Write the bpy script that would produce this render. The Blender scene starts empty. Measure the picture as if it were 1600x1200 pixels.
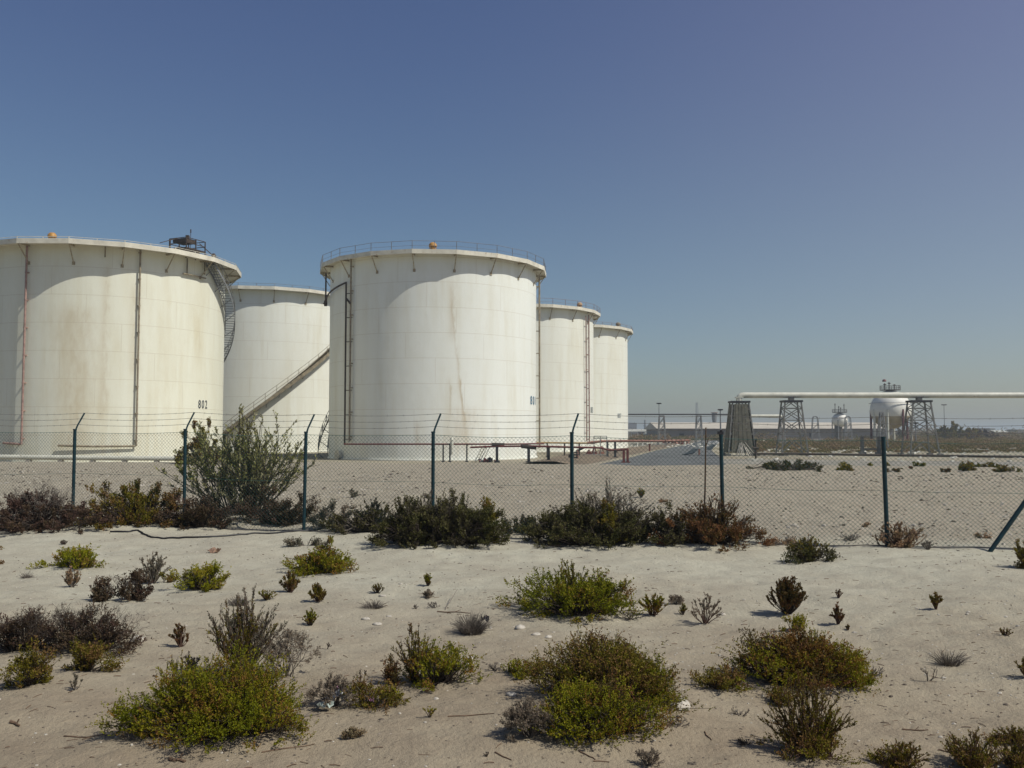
import bpy, math, random
import numpy as np
from mathutils import Vector, Matrix
PI = math.pi
S = bpy.context.scene
COL = S.collection

# ------------------------------------------------------------------ camera, sky, sun, exposure
CAM_H = 1.8
F = 1400.0
PITCH = math.atan(75 / F)
cd = bpy.data.cameras.new('camera'); cam = bpy.data.objects.new('camera', cd); COL.objects.link(cam)
cam.location = (0, 0, CAM_H); cam.rotation_euler = (PI / 2 + PITCH, 0, 0)
cd.sensor_width = 36; cd.lens = F / 1600 * 36; cd.clip_start = 0.1; cd.clip_end = 20000
S.camera = cam
SUN_EL, SUN_AZ = math.radians(50), math.radians(113)      # azimuth clockwise from +Y
W = bpy.data.worlds.new('World'); S.world = W; W.use_nodes = True
nt = W.node_tree; bg = nt.nodes['Background']
sky = nt.nodes.new('ShaderNodeTexSky'); sky.sky_type = 'NISHITA'; sky.sun_disc = False
sky.sun_elevation = SUN_EL; sky.sun_rotation = SUN_AZ
sky.altitude = 0; sky.air_density = 1.0; sky.dust_density = 1.0; sky.ozone_density = 1.5
mul = nt.nodes.new('ShaderNodeMix'); mul.data_type = 'RGBA'; mul.blend_type = 'MULTIPLY'; mul.inputs[0].default_value = 1
nt.links.new(sky.outputs[0], mul.inputs[6])
tce = nt.nodes.new('ShaderNodeTexCoord'); sxe = nt.nodes.new('ShaderNodeSeparateXYZ'); nt.links.new(tce.outputs['Generated'], sxe.inputs[0])
mre = nt.nodes.new('ShaderNodeMapRange'); mre.interpolation_type = 'SMOOTHSTEP'; nt.links.new(sxe.outputs[2], mre.inputs[0]); mre.inputs[1].default_value = .16; mre.inputs[2].default_value = .46
elv = nt.nodes.new('ShaderNodeMix'); elv.data_type = 'RGBA'; nt.links.new(mre.outputs[0], elv.inputs[0])
elv.inputs[6].default_value = (.98, 1.08, 1.15, 1); elv.inputs[7].default_value = (.95, .98, 1.22, 1); nt.links.new(elv.outputs[2], mul.inputs[7])
# a warmer, dustier sky towards the sun's side (east)
tcw = nt.nodes.new('ShaderNodeTexCoord'); dotn = nt.nodes.new('ShaderNodeVectorMath'); dotn.operation = 'DOT_PRODUCT'
nt.links.new(tcw.outputs['Generated'], dotn.inputs[0]); dotn.inputs[1].default_value = (.94, .1, -.25)
mrw = nt.nodes.new('ShaderNodeMapRange'); mrw.interpolation_type = 'SMOOTHSTEP'; nt.links.new(dotn.outputs['Value'], mrw.inputs[0])
mrw.inputs[1].default_value = -.15; mrw.inputs[2].default_value = .75
mx2 = nt.nodes.new('ShaderNodeMix'); mx2.data_type = 'RGBA'; mx2.blend_type = 'ADD'; nt.links.new(mrw.outputs[0], mx2.inputs[0])
nt.links.new(mul.outputs[2], mx2.inputs[6]); mx2.inputs[7].default_value = (1.25, .80, .5, 1)
nt.links.new(mx2.outputs[2], bg.inputs[0]); bg.inputs[1].default_value = 0.062
sd = bpy.data.lights.new('sun', 'SUN'); sd.energy = 4.1; sd.angle = math.radians(0.5); sd.color = (1.0, 0.97, 0.89)
sun = bpy.data.objects.new('sun', sd); COL.objects.link(sun)
sdir = Vector((math.sin(SUN_AZ) * math.cos(SUN_EL), math.cos(SUN_AZ) * math.cos(SUN_EL), math.sin(SUN_EL)))
sun.rotation_euler = sdir.to_track_quat('Z', 'Y').to_euler(); sun.location = (30, -30, 60)
S.view_settings.view_transform = 'Standard'; S.view_settings.look = 'None'
S.view_settings.exposure = 0.0; S.view_settings.gamma = 1
S.cycles.max_bounces = 5; S.cycles.volume_bounces = 0; S.cycles.transparent_max_bounces = 8
S.cycles.use_denoising = True

# ------------------------------------------------------------------ pixel rays
_R = Matrix.Rotation(PITCH, 3, 'X')
def ray(px, py):
    return _R @ Vector(((px - 800) / F, 1.0, (600 - py) / F))
def P(px, py, Y):                      # the point of that ray at distance Y
    d = ray(px, py); t = Y / d.y
    return Vector((d.x * t, Y, CAM_H + d.z * t))
def XatY(px, Y): return P(px, 675, Y).x

# ------------------------------------------------------------------ value noise (numpy)
def _h(i, j, s):
    n = (i * 374761393 + j * 668265263 + s * 1442695041) & 0xffffffff
    n = ((n ^ (n >> 13)) * 1274126177) & 0xffffffff
    return ((n ^ (n >> 16)) & 0xffff) / 65535.0
def vnoise(x, y, s=0):
    x = np.asarray(x, float); y = np.asarray(y, float)
    i = np.floor(x).astype(np.int64); j = np.floor(y).astype(np.int64)
    fx = x - i; fy = y - j; fx = fx * fx * (3 - 2 * fx); fy = fy * fy * (3 - 2 * fy)
    a = _h(i, j, s); b = _h(i + 1, j, s); c = _h(i, j + 1, s); d = _h(i + 1, j + 1, s)
    return (a + (b - a) * fx) * (1 - fy) + (c + (d - c) * fx) * fy - 0.5

# ------------------------------------------------------------------ terrain
FX0, FZ0, FDX, FDZ = -682 / F * 17.4, 17.4, 0.13614 * 17.4, -0.0345 * 17.4   # fence line, step per post
PLAIN = -1.0
HUMPS = []; DENTS = []
def sstep(a, b, t):
    t = np.clip((t - a) / (b - a), 0, 1); return t * t * (3 - 2 * t)
def gz(x, y):
    x = np.asarray(x, float); y = np.asarray(y, float)
    yf = FZ0 + (x - FX0) * (FDZ / FDX)
    yf = np.clip(yf, 11.5, 20)
    crest_h = 0.46 - 0.006 * np.clip(x, -15, 15)
    t = np.clip((y - yf) / (33.5 - yf), 0, 1)
    up = crest_h * (0.35 * t + 0.65 * t * t * (3 - 2 * t)) * 1.0
    down = sstep(34.5, 66, y)
    z = up * (1 - down) + PLAIN * down
    near = 1 - sstep(40, 70, y)
    z = z + near * (vnoise(x * .35, y * .35, 1) * .12 + vnoise(x * .9 + 7, y * .9, 2) * .05)
    fine = 1 - sstep(18, 40, y)
    z = z + fine * (vnoise(x * 3.1, y * 3.1, 3) * .022 + vnoise(x * 8, y * 11, 4) * .012 + vnoise(x * 19, y * 19, 6) * .004)
    z = z + fine * (vnoise(x * 1.3, y * 2.6, 12) * .045 + np.abs(vnoise(x * 4.2, y * 9, 13)) * .018)
    bank = sstep(0, 3, y - yf) * (1 - sstep(34, 50, y))
    z = z + bank * (vnoise(x * 2.2, y * 1.1, 8) * .05 + vnoise(x * 5, y * 3, 9) * .03)
    for (hx, hy, hr, hh) in HUMPS:
        z = z + hh * np.exp(-((x - hx) ** 2 + (y - hy) ** 2) / (hr * hr))
    for (hx, hy, r1, r2, hh) in DENTS:
        if z.ndim and z.size > 1000:
            m = (np.abs(x - hx) < .5) & (np.abs(y - hy) < .5)
            if m.any(): z[m] -= hh * np.exp(-((x[m] - hx) / r1) ** 2 - ((y[m] - hy) / r2) ** 2)
        else: z = z - hh * np.exp(-((x - hx) / r1) ** 2 - ((y - hy) / r2) ** 2)
    return z
def G(px, py):                         # where that ray meets the ground
    d = ray(px, py)
    t = np.concatenate([np.arange(2, 80, .02), np.arange(80, 3000, .5)])
    z = CAM_H + d.z * t; g = gz(d.x * t, d.y * t)
    k = np.argmax(z <= g)
    if not (z[k] <= g[k]): k = len(t) - 1
    return Vector((d.x * t[k], d.y * t[k], float(g[k])))
def on(x, y): return Vector((x, y, float(gz(x, y))))
_c = G(372, 812)
HUMPS += [(_c.x, _c.y - .2, 1.3, .13)]
for px, py, r, h in ((690, 850, 1.1, .07), (925, 850, 1.1, .07), (1095, 850, .9, .06), (200, 820, 1.6, .07), (930, 1120, .6, .05), (325, 1130, .7, .05), (1255, 1060, .5, .04)):
    c = G(px, py); HUMPS.append((c.x, c.y, r, h))

_rd = random.Random(21)
for i in range(3):                     # old footprints crossing the sand
    x, y, an = _rd.uniform(-4, 4), _rd.uniform(6, 11), _rd.uniform(-.5, .5) + (0 if i else 1.2)
    for k in range(16):
        sx = x + math.cos(an) * .62 * k * (1 if i % 2 else -1) + (-.5 if i % 2 else .5) * 4; sy = y + math.sin(an) * .3 * k + (.09 if k % 2 else -.09)
        if 4.3 < sy < 13: DENTS.append((sx, sy, .13, .055, .014))
# ------------------------------------------------------------------ objects
def tag(o, label=None, cat=None, group=None, kind=None):
    if label: o['label'] = label
    if cat: o['category'] = cat
    if group: o['group'] = group
    if kind: o['kind'] = kind
    return o
def empty(name, loc, label, cat, group=None, rz=0):
    o = bpy.data.objects.new(name, None); COL.objects.link(o); o.location = loc; o.rotation_euler.z = rz
    o.empty_display_size = .2
    return tag(o, label, cat, group)
class MB:
    def __init__(s): s.v = []; s.f = []; s.m = []; s.cm = 0
    def add(s, vs, fs):
        b = len(s.v); s.v += [tuple(p) for p in vs]
        for f in fs: s.f.append(tuple(i + b for i in f)); s.m.append(s.cm)
    def box(s, c, sz, rz=0, M=None):
        x, y, z = sz[0] / 2, sz[1] / 2, sz[2] / 2
        vs = [Vector((a, b, e)) for e in (-z, z) for b in (-y, y) for a in (-x, x)]
        R = M if M else Matrix.Rotation(rz, 3, 'Z'); c = Vector(c)
        s.add([R @ p + c for p in vs], [(0, 2, 3, 1), (4, 5, 7, 6), (0, 1, 5, 4), (2, 6, 7, 3), (0, 4, 6, 2), (1, 3, 7, 5)])
    def tube(s, pts, r, n=8, cap=True, r2=None):
        pts = [Vector(p) for p in pts]; N = len(pts); rings = []
        up = None
        for i, p in enumerate(pts):
            t = (pts[min(i + 1, N - 1)] - pts[max(i - 1, 0)]).normalized()
            if up is None:
                up = Vector((0, 0, 1)) if abs(t.z) < .9 else Vector((0, 1, 0))
            a = t.cross(up)
            if a.length < 1e-4: a = t.orthogonal()
            a.normalize(); b = a.cross(t).normalized(); up = b
            rr = r if r2 is None else r + (r2 - r) * i / (N - 1)
            rings.append([p + (a * math.cos(2 * PI * k / n) + b * math.sin(2 * PI * k / n)) * rr for k in range(n)])
        vs = [q for rg in rings for q in rg]; fs = []
        for i in range(N - 1):
            for k in range(n):
                k2 = (k + 1) % n; fs.append((i * n + k, i * n + k2, (i + 1) * n + k2, (i + 1) * n + k))
        if cap: fs.append(tuple(range(n))[::-1]); fs.append(tuple((N - 1) * n + k for k in range(n)))
        s.add(vs, fs)
    def bar(s, p, q, w, h=None):           # rectangular bar
        p = Vector(p); q = Vector(q); d = q - p; L = d.length; h = h or w
        z = d.normalized(); u = Vector((0, 0, 1)) if abs(z.z) < .95 else Vector((0, 1, 0))
        a = z.cross(u).normalized(); b = a.cross(z)
        M = Matrix((a, b, z)).transposed(); s.box((p + q) / 2, (w, h, L), M=M)
    def lathe(s, prof, n=48, c=(0, 0, 0), a0=0, a1=2 * PI, close=True):
        full = abs(a1 - a0 - 2 * PI) < 1e-6; m = n if full else n + 1
        vs = [(c[0] + r * math.cos(a0 + (a1 - a0) * k / n), c[1] + r * math.sin(a0 + (a1 - a0) * k / n), c[2] + z) for r, z in prof for k in range(m)]
        fs = []
        for i in range(len(prof) - 1):
            for k in range(n):
                k2 = (k + 1) % m if full else k + 1
                fs.append((i * m + k, i * m + k2, (i + 1) * m + k2, (i + 1) * m + k))
        s.add(vs, fs)
    def prism(s, poly, z0, z1):
        n = len(poly); s.add([(x, y, z0) for x, y in poly] + [(x, y, z1) for x, y in poly],
              [tuple(range(n))[::-1], tuple(range(n, 2 * n))] + [(k, (k + 1) % n, n + (k + 1) % n, n + k) for k in range(n)])
    def build(s, name, mat, parent=None, smooth=False, label=None, sharp=40):
        me = bpy.data.meshes.new(name); me.from_pydata(s.v, [], s.f)
        mats = mat if isinstance(mat, (list, tuple)) else [mat]
        for m in mats: me.materials.append(m)
        if len(mats) > 1: me.polygons.foreach_set('material_index', s.m)
        if smooth:
            me.polygons.foreach_set('use_smooth', [True] * len(s.f))
            me.set_sharp_from_angle(angle=math.radians(sharp))
        me.update()
        o = bpy.data.objects.new(name, me); COL.objects.link(o)
        if parent: o.parent = parent
        if label: o['label'] = label
        return o

# ------------------------------------------------------------------ materials
def newmat(name):
    m = bpy.data.materials.new(name); m.use_nodes = True; t = m.node_tree; t.nodes.clear()
    out = t.nodes.new('ShaderNodeOutputMaterial'); b = t.nodes.new('ShaderNodeBsdfPrincipled')
    t.links.new(b.outputs[0], out.inputs[0]); b.inputs['Specular IOR Level'].default_value = .3
    return m, t, b
def N(t, ty, **k):
    n = t.nodes.new('ShaderNode' + ty)
    for a, v in k.items():
        if a.startswith('i_'): n.inputs[int(a[2:])].default_value = v
        else: setattr(n, a, v)
    return n
def math_(t, op, a, b=None, clamp=False):
    n = N(t, 'Math', operation=op, use_clamp=clamp)
    for i, q in enumerate((a, b)):
        if q is None: continue
        if isinstance(q, (int, float)): n.inputs[i].default_value = q
        else: t.links.new(q, n.inputs[i])
    return n.outputs[0]
def mixc(t, f, a, b, typ='MIX'):
    n = N(t, 'Mix', data_type='RGBA', blend_type=typ)
    for i, q in ((0, f), (6, a), (7, b)):
        if isinstance(q, (int, float)): n.inputs[i].default_value = q
        elif isinstance(q, tuple): n.inputs[i].default_value = (*q[:3], 1)
        else: t.links.new(q, n.inputs[i])
    return n.outputs[2]
def noise(t, scale, detail=4, rough=.55, vec=None, mapscale=None, w=0):
    if vec is None: vec = N(t, 'TexCoord').outputs['Object']
    if mapscale or w:
        mp = N(t, 'Mapping'); t.links.new(vec, mp.inputs[0])
        if mapscale: mp.inputs['Scale'].default_value = mapscale
        mp.inputs['Location'].default_value = (w, w * 1.7, w * .3); vec = mp.outputs[0]
    n = N(t, 'TexNoise'); t.links.new(vec, n.inputs['Vector'])
    n.inputs['Scale'].default_value = scale; n.inputs['Detail'].default_value = detail; n.inputs['Roughness'].default_value = rough
    return n.outputs['Fac']
def ramp(t, fac, stops):
    r = N(t, 'ValToRGB'); t.links.new(fac, r.inputs[0]); e = r.color_ramp.elements
    while len(e) < len(stops): e.new(.5)
    for k, (p, c) in enumerate(stops): e[k].position = p; e[k].color = (*c, 1) if len(c) == 3 else c
    return r.outputs[0]
def gray(v): return (v, v, v)
def bump(t, b, h, strength=.3, dist=.02):
    n = N(t, 'Bump'); n.inputs['Strength'].default_value = strength; n.inputs['Distance'].default_value = dist
    t.links.new(h, n.inputs['Height']); t.links.new(n.outputs[0], b.inputs['Normal'])
_mc = {}
def paint(name, col, rough=.6, var=.25, rust=0.0, scale=3, metal=0, rustcol=(.16, .07, .035)):
    if name in _mc: return _mc[name]
    m, t, b = newmat(name)
    n1 = noise(t, scale, 5); c2 = tuple(max(0, c * (1 - var * 1.6)) for c in col); c1 = tuple(min(1, c * (1 + var * .6)) for c in col)
    c = mixc(t, ramp(t, n1, [(.3, gray(0)), (.7, gray(1))]), c2, c1)
    if rust > 0:
        n2 = noise(t, scale * 2.3, 6, .65, w=5)
        f = ramp(t, n2, [(max(0, .68 - rust * .35), gray(0)), (.78 - rust * .25, gray(1))]); c = mixc(t, f, c, rustcol)
    t.links.new(c, b.inputs['Base Color']); b.inputs['Roughness'].default_value = rough; b.inputs['Metallic'].default_value = metal
    bump(t, b, n1, .15, .01)
    _mc[name] = m; return m

def sand_mat(name, near, pale, dark, yfade=True, stones=True):
    m, t, b = newmat(name)
    pos = N(t, 'TexCoord').outputs['Object']
    big = noise(t, .35, 4, .5, pos); mid = noise(t, 2.4, 5, .6, pos); fine = noise(t, 28, 4, .7, pos); grain = noise(t, 160, 2, .7, pos)
    c = mixc(t, ramp(t, big, [(.35, gray(0)), (.65, gray(1))]), near, pale)
    c = mixc(t, math_(t, 'MULTIPLY', ramp(t, mid, [(.42, gray(0)), (.72, gray(1))]), .38), c, dark)
    c = mixc(t, math_(t, 'MULTIPLY', ramp(t, fine, [(.5, gray(0)), (.75, gray(1))]), .30), c, dark)
    # scattered litter: dark specks and pale shell bits
    vo = N(t, 'TexVoronoi', feature='F1'); t.links.new(pos, vo.inputs['Vector']); vo.inputs['Scale'].default_value = 16
    sel = ramp(t, noise(t, 1.3, 3, .6, pos, w=3), [(.42, gray(0)), (.6, gray(1))])
    spk = math_(t, 'MULTIPLY', math_(t, 'LESS_THAN', vo.outputs['Distance'], .13), sel)
    sepc = N(t, 'SeparateColor'); t.links.new(vo.outputs['Color'], sepc.inputs[0])
    spk2 = math_(t, 'MULTIPLY', spk, math_(t, 'GREATER_THAN', sepc.outputs[0], .45))
    c = mixc(t, math_(t, 'MULTIPLY', spk2, .75), c, mixc(t, math_(t, 'GREATER_THAN', sepc.outputs[1], .75), (.09, .065, .045), (.62, .58, .52)))
    t.links.new(c, b.inputs['Base Color']); b.inputs['Roughness'].default_value = .95; b.inputs['Specular IOR Level'].default_value = .1
    h = math_(t, 'ADD', math_(t, 'MULTIPLY', fine, 1.0), math_(t, 'MULTIPLY', grain, .35))
    h = math_(t, 'ADD', h, math_(t, 'MULTIPLY', mid, 2.5))
    bump(t, b, h, .85, .022)
    return m, t, b

M_STEEL = paint('galvanised steel', (.22, .225, .22), .5, .3, .25, 6)
M_WHITEP = paint('white pipe paint', (.60, .59, .49), .45, .12, .12, 1.2)
M_RED = paint('red pipe paint', (.17, .045, .04), .5, .25, .3, 3)
M_PINK = paint('faded red paint', (.36, .18, .13), .6, .25, .45, 3)
M_DARK = paint('dark steel', (.035, .035, .04), .6, .3, .2, 4)
M_TEAL = paint('dark green post coating', (.008, .034, .042), .45, .25, .12, 9)
M_WIRE = paint('green coated wire', (.05, .13, .11), .5, .3, .2, 5)
M_BARB = paint('dull galvanised wire', (.16, .15, .14), .6, .3, .3, 9)
M_RUST = paint('rusty pipe', (.20, .085, .05), .75, .35, .3, 5)
M_DRUST = paint('dark rusty steel', (.06, .045, .035), .7, .3, .3, 5)
M_ORANGE = paint('orange hood paint', (.48, .25, .06), .5, .25, .15, 4)
M_CONC = paint('concrete', (.36, .33, .28), .9, .2, 0, 2)
M_TAN = paint('dusty tan steel', (.27, .23, .15), .8, .35, .3, 2)
M_STICK = paint('dry stick', (.17, .11, .07), .9, .35, 0, 20)
M_GREYST = paint('pale grey trestle steel', (.17, .17, .155), .6, .25, .3, 2)
M_BLACK = paint('black rubber', (.012, .012, .014), .5, .3, 0, 8)
# ------------------------------------------------------------------ setting: ground
m_sand, t_, b_ = sand_mat('pale sand', (.40, .368, .28), (.465, .445, .345), (.25, .21, .16))
def grid_mesh(name, ys, us, fx, mat, kind='structure'):
    Y, U = np.meshgrid(ys, us, indexing='ij'); X = fx(Y) * U
    Z = gz(X, Y)
    ny, nx = Y.shape
    co = np.stack([X, Y, Z], -1).reshape(-1, 3)
    i = np.arange((ny - 1))[:, None] * nx + np.arange(nx - 1)[None, :]
    f = np.stack([i, i + 1, i + nx + 1, i + nx], -1).reshape(-1, 4)
    me = bpy.data.meshes.new(name); me.vertices.add(len(co)); me.vertices.foreach_set('co', co.ravel().astype(np.float32))
    me.loops.add(f.size); me.loops.foreach_set('vertex_index', f.ravel().astype(np.int32))
    me.polygons.add(len(f)); me.polygons.foreach_set('loop_start', np.arange(0, f.size, 4, dtype=np.int32))
    me.update(calc_edges=True); me.polygons.foreach_set('use_smooth', np.ones(len(f), bool))
    me.materials.append(mat); o = bpy.data.objects.new(name, me); COL.objects.link(o); tag(o, kind=kind); return o
ys = np.concatenate([np.linspace(-40, 3.2, 30)[:-1], np.arange(3.2, 9, .03), np.arange(9, 19, .06), np.arange(19, 40, .16), np.geomspace(40, 3900, 130)])
us = np.concatenate([np.linspace(-2.2, -.78, 12)[:-1], np.linspace(-.78, .78, 440), np.linspace(.78, 2.2, 12)[1:]])
ground = grid_mesh('ground', ys, us, lambda Y: np.abs(Y) * .9 + 2.0, m_sand)
# the bank and the plain carry stonier, greyer soil: mix by world position
t = m_sand.node_tree; bs = [n for n in t.nodes if n.type == 'BSDF_PRINCIPLED'][0]
src = bs.inputs['Base Color'].links[0].from_socket
pos = N(t, 'TexCoord').outputs['Object']; sp = N(t, 'SeparateXYZ'); t.links.new(pos, sp.inputs[0])
yy = math_(t, 'ADD', sp.outputs[1], math_(t, 'MULTIPLY', sp.outputs[0], .2535))
wob = math_(t, 'ADD', yy, math_(t, 'MULTIPLY', noise(t, .5, 4, .6, pos, w=9), 3.0))
fb = N(t, 'MapRange'); t.links.new(wob, fb.inputs[0]); fb.inputs[1].default_value = 16.6; fb.inputs[2].default_value = 18.6
gravel = mixc(t, ramp(t, noise(t, 9, 6, .75, pos, w=2), [(.35, gray(0)), (.68, gray(1))]), (.385, .345, .26), (.245, .21, .155))
vo = N(t, 'TexVoronoi', feature='F1'); t.links.new(pos, vo.inputs['Vector']); vo.inputs['Scale'].default_value = 7
sc_ = N(t, 'SeparateColor'); t.links.new(vo.outputs['Color'], sc_.inputs[0])
st = math_(t, 'MULTIPLY', math_(t, 'LESS_THAN', vo.outputs['Distance'], .16), math_(t, 'GREATER_THAN', sc_.outputs[0], .80))
gravel = mixc(t, math_(t, 'MULTIPLY', st, .7), gravel, mixc(t, math_(t, 'GREATER_THAN', sc_.outputs[1], .6), (.11, .09, .07), (.46, .43, .36)))
far = N(t, 'MapRange'); t.links.new(sp.outputs[1], far.inputs[0]); far.inputs[1].default_value = 70; far.inputs[2].default_value = 110
plain = mixc(t, ramp(t, noise(t, .11, 6, .7, pos, (1, .45, 1)), [(.4, gray(0)), (.6, gray(1))]), (.36, .33, .24), (.22, .19, .13))
gravel = mixc(t, far.outputs[0], gravel, plain)
nearf = N(t, 'MapRange', interpolation_type='SMOOTHSTEP'); t.links.new(math_(t, 'ADD', sp.outputs[1], math_(t, 'MULTIPLY', noise(t, .6, 4, .6, pos, w=4), 4.0)), nearf.inputs[0]); nearf.inputs[1].default_value = 7; nearf.inputs[2].default_value = 15
src = mixc(t, nearf.outputs[0], mixc(t, 1.0, src, (.72, .635, .575), 'MULTIPLY'), src)  # sand nearest the camera darkened and warmed; partly lens vignetting put into its colour
fin = mixc(t, fb.outputs[0], src, gravel); t.links.new(fin, bs.inputs['Base Color'])

def sheet(name, poly, mat, lift=.006, kind='structure', seg=10):
    """flat sheet on the plain from pixel corners (quads in pairs left/right going away)"""
    mb = MB()
    for (l0, r0), (l1, r1) in zip(poly[:-1], poly[1:]):
        for k in range(seg):
            a, b2 = k / seg, (k + 1) / seg
            q = [l0.lerp(l1, a), r0.lerp(r1, a), r0.lerp(r1, b2), l0.lerp(l1, b2)]
            mb.add([(p.x, p.y, float(gz(p.x, p.y)) + lift) for p in q], [(0, 1, 2, 3)])
    o = mb.build(name, mat); tag(o, kind=kind); return o
def PL(px, py):                       # point on the plain
    d = ray(px, py); tt = (PLAIN - CAM_H) / d.z
    return Vector((d.x * tt, d.y * tt, PLAIN))
m_road = paint('worn grey asphalt', (.125, .13, .125), .9, .25, 0, .5)
m_earth = paint('brown bund earth', (.20, .155, .105), .95, .3, 0, .8)
road = sheet('road', [(PL(925, 728), PL(1135, 728)), (PL(985, 715), PL(1125, 715)), (PL(1025, 704), PL(1112, 704)), (PL(1062, 697), PL(1116, 697)), (PL(1092, 690), PL(1128, 690)), (PL(1110, 684), PL(1128, 684))], m_road, .012)
track = sheet('track', [(PL(1125, 725), PL(1125, 717)), (PL(1300, 727), PL(1300, 719)), (PL(1600, 733), PL(1600, 722)), (PL(1900, 740), PL(1900, 728))], paint('dusty track', (.27, .25, .20), .95, .25, 0, .5), .008)
# low brown bund running back beside the road
mb = MB(); bp = [((812, 724.5), (905, 727.5)), ((850, 716), (935, 724)), ((880, 709), (985, 713)), ((930, 704), (1015, 706)), ((985, 699), (1045, 700)), ((1030, 694), (1072, 694)), ((1080, 690), (1092, 690))]
L = [(PL(*a), PL(*b2)) for a, b2 in bp]; rows = []
for l, r in L: rows.append([l + Vector((0, 0, -.05)), l.lerp(r, .25) + Vector((0, 0, .22)), l.lerp(r, .6) + Vector((0, 0, .30)), r + Vector((0, 0, -.05))])
mb.add([p for rw in rows for p in rw], [(i * 4 + k, i * 4 + k + 1, (i + 1) * 4 + k + 1, (i + 1) * 4 + k) for i in range(len(rows) - 1) for k in range(3)])
tag(mb.build('earth_bank', m_earth, smooth=True), kind='structure')

M_RISER = paint('greyed red riser', (.34, .22, .18), .6, .25, .25, 3)
M_TANL = paint('stained tan riser', (.30, .25, .17), .7, .3, .3, 3)
# ------------------------------------------------------------------ tanks
def shell_mat(name, base, stain, amt, seed, extra=()):
    m, t, b = newmat(name)
    pos = N(t, 'TexCoord').outputs['Object']; s = N(t, 'SeparateXYZ'); t.links.new(pos, s.inputs[0])
    ang = math_(t, 'ARCTAN2', s.outputs[1], s.outputs[0]); z = s.outputs[2]
    zc = math_(t, 'DIVIDE', z, 2.5); course = math_(t, 'FLOOR', zc); fz = math_(t, 'FRACT', zc)
    hs = math_(t, 'LESS_THAN', fz, .022)
    va = math_(t, 'FRACT', math_(t, 'ADD', math_(t, 'MULTIPLY', ang, 9 / (2 * PI)), math_(t, 'MULTIPLY', course, .37)))
    vs = math_(t, 'LESS_THAN', va, .006)
    seam = math_(t, 'MAXIMUM', hs, vs)
    n_st = noise(t, 1, 6, .6, pos, (.9, .9, .09), seed); n_bg = noise(t, .22, 4, .6, pos, (1, 1, .6), seed + 4); n_f = noise(t, 2.2, 6, .7, pos, (1, 1, .35), seed + 2)
    f = math_(t, 'MULTIPLY', ramp(t, n_st, [(.40, gray(0)), (.72, gray(1))]), ramp(t, n_bg, [(.35, gray(.15)), (.65, gray(1))]))
    f = math_(t, 'MULTIPLY', math_(t, 'ADD', f, math_(t, 'MULTIPLY', ramp(t, n_f, [(.5, gray(0)), (.8, gray(1))]), .25)), amt)
    pl_ = math_(t, 'FRACT', math_(t, 'MULTIPLY', math_(t, 'SINE', math_(t, 'ADD', math_(t, 'MULTIPLY', course, 12.9), math_(t, 'MULTIPLY', math_(t, 'FLOOR', math_(t, 'ADD', math_(t, 'MULTIPLY', ang, 9 / (2 * PI)), math_(t, 'MULTIPLY', course, .37))), 78.2))), 43.7))
    basec = mixc(t, math_(t, 'MULTIPLY', pl_, .35), base, tuple(c * .93 for c in base))
    c = mixc(t, f, basec, stain)
    # streaks that run down from particular spots: (angle, z_top, z_bottom, slope, width, strength)
    for (a0, zt, zb, sl, w, am) in extra:
        u = math_(t, 'SUBTRACT', math_(t, 'ADD', math_(t, 'MULTIPLY', math_(t, 'SUBTRACT', ang, a0), 11.4), math_(t, 'MULTIPLY', math_(t, 'SUBTRACT', z, zt), sl)), math_(t, 'MULTIPLY', math_(t, 'SUBTRACT', n_f, .5), .8))
        g = math_(t, 'POWER', 2.718, math_(t, 'MULTIPLY', math_(t, 'MULTIPLY', u, u), -1 / (w * w)))
        mr = N(t, 'MapRange', interpolation_type='SMOOTHSTEP'); t.links.new(z, mr.inputs[0]); mr.inputs[1].default_value = zb - .8; mr.inputs[2].default_value = zb + .8
        mr2 = N(t, 'MapRange', interpolation_type='SMOOTHSTEP'); t.links.new(z, mr2.inputs[0]); mr2.inputs[1].default_value = zt + .6; mr2.inputs[2].default_value = zt - .9
        g = math_(t, 'MULTIPLY', math_(t, 'MULTIPLY', g, mr.outputs[0]), math_(t, 'MULTIPLY', mr2.outputs[0], math_(t, 'MULTIPLY', ramp(t, n_f, [(.3, gray(.3)), (.6, gray(1))]), am)))
        c = mixc(t, g, c, (.44, .34, .20))
    c = mixc(t, math_(t, 'MULTIPLY', seam, .30), c, (.42, .34, .22))
    t.links.new(c, b.inputs['Base Color']); b.inputs['Roughness'].default_value = .5; b.inputs['Specular IOR Level'].default_value = .25
    h = math_(t, 'ADD', math_(t, 'MULTIPLY', seam, .5), math_(t, 'MULTIPLY', noise(t, .5, 2, .5, pos), 2.0))
    bump(t, b, h, .25, .05)
    return m
def ring_sol(C, px, R):
    """world angle on a circle about C where the view direction of column px first meets it"""
    d = ray(px, 600); d = Vector((d.x, d.y, 0)).normalized(); c = Vector((C[0], C[1], 0))
    bq = d.dot(c); disc = bq * bq - (c.dot(c) - R * R)
    if disc < 0: p = d * bq
    else: p = d * (bq - math.sqrt(disc))
    q = p - c; return math.atan2(q.y, q.x), p.length
def cyl(T, px, py, R=None):
    R = R or T['R']
    a, dist = ring_sol(T['C'], px, R); d = ray(px, py); tt = dist / math.hypot(d.x, d.y)
    return a, CAM_H + d.z * tt - PLAIN
def pol(a, r, z): return Vector((r * math.cos(a), r * math.sin(a), z))
M_WG = paint('weathered white girder paint', (.66, .62, .50), .6, .15, .22, 1.1, rustcol=(.36, .25, .14))
M_BRK = paint('stained bracket steel', (.42, .36, .24), .7, .3, .35, 3)
M_RAILD = paint('grey railing steel', (.20, .20, .20), .6, .3, .3, 4)
M_HOOD = paint('tan hood paint', (.42, .27, .14), .6, .25, .15, 4)
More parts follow.
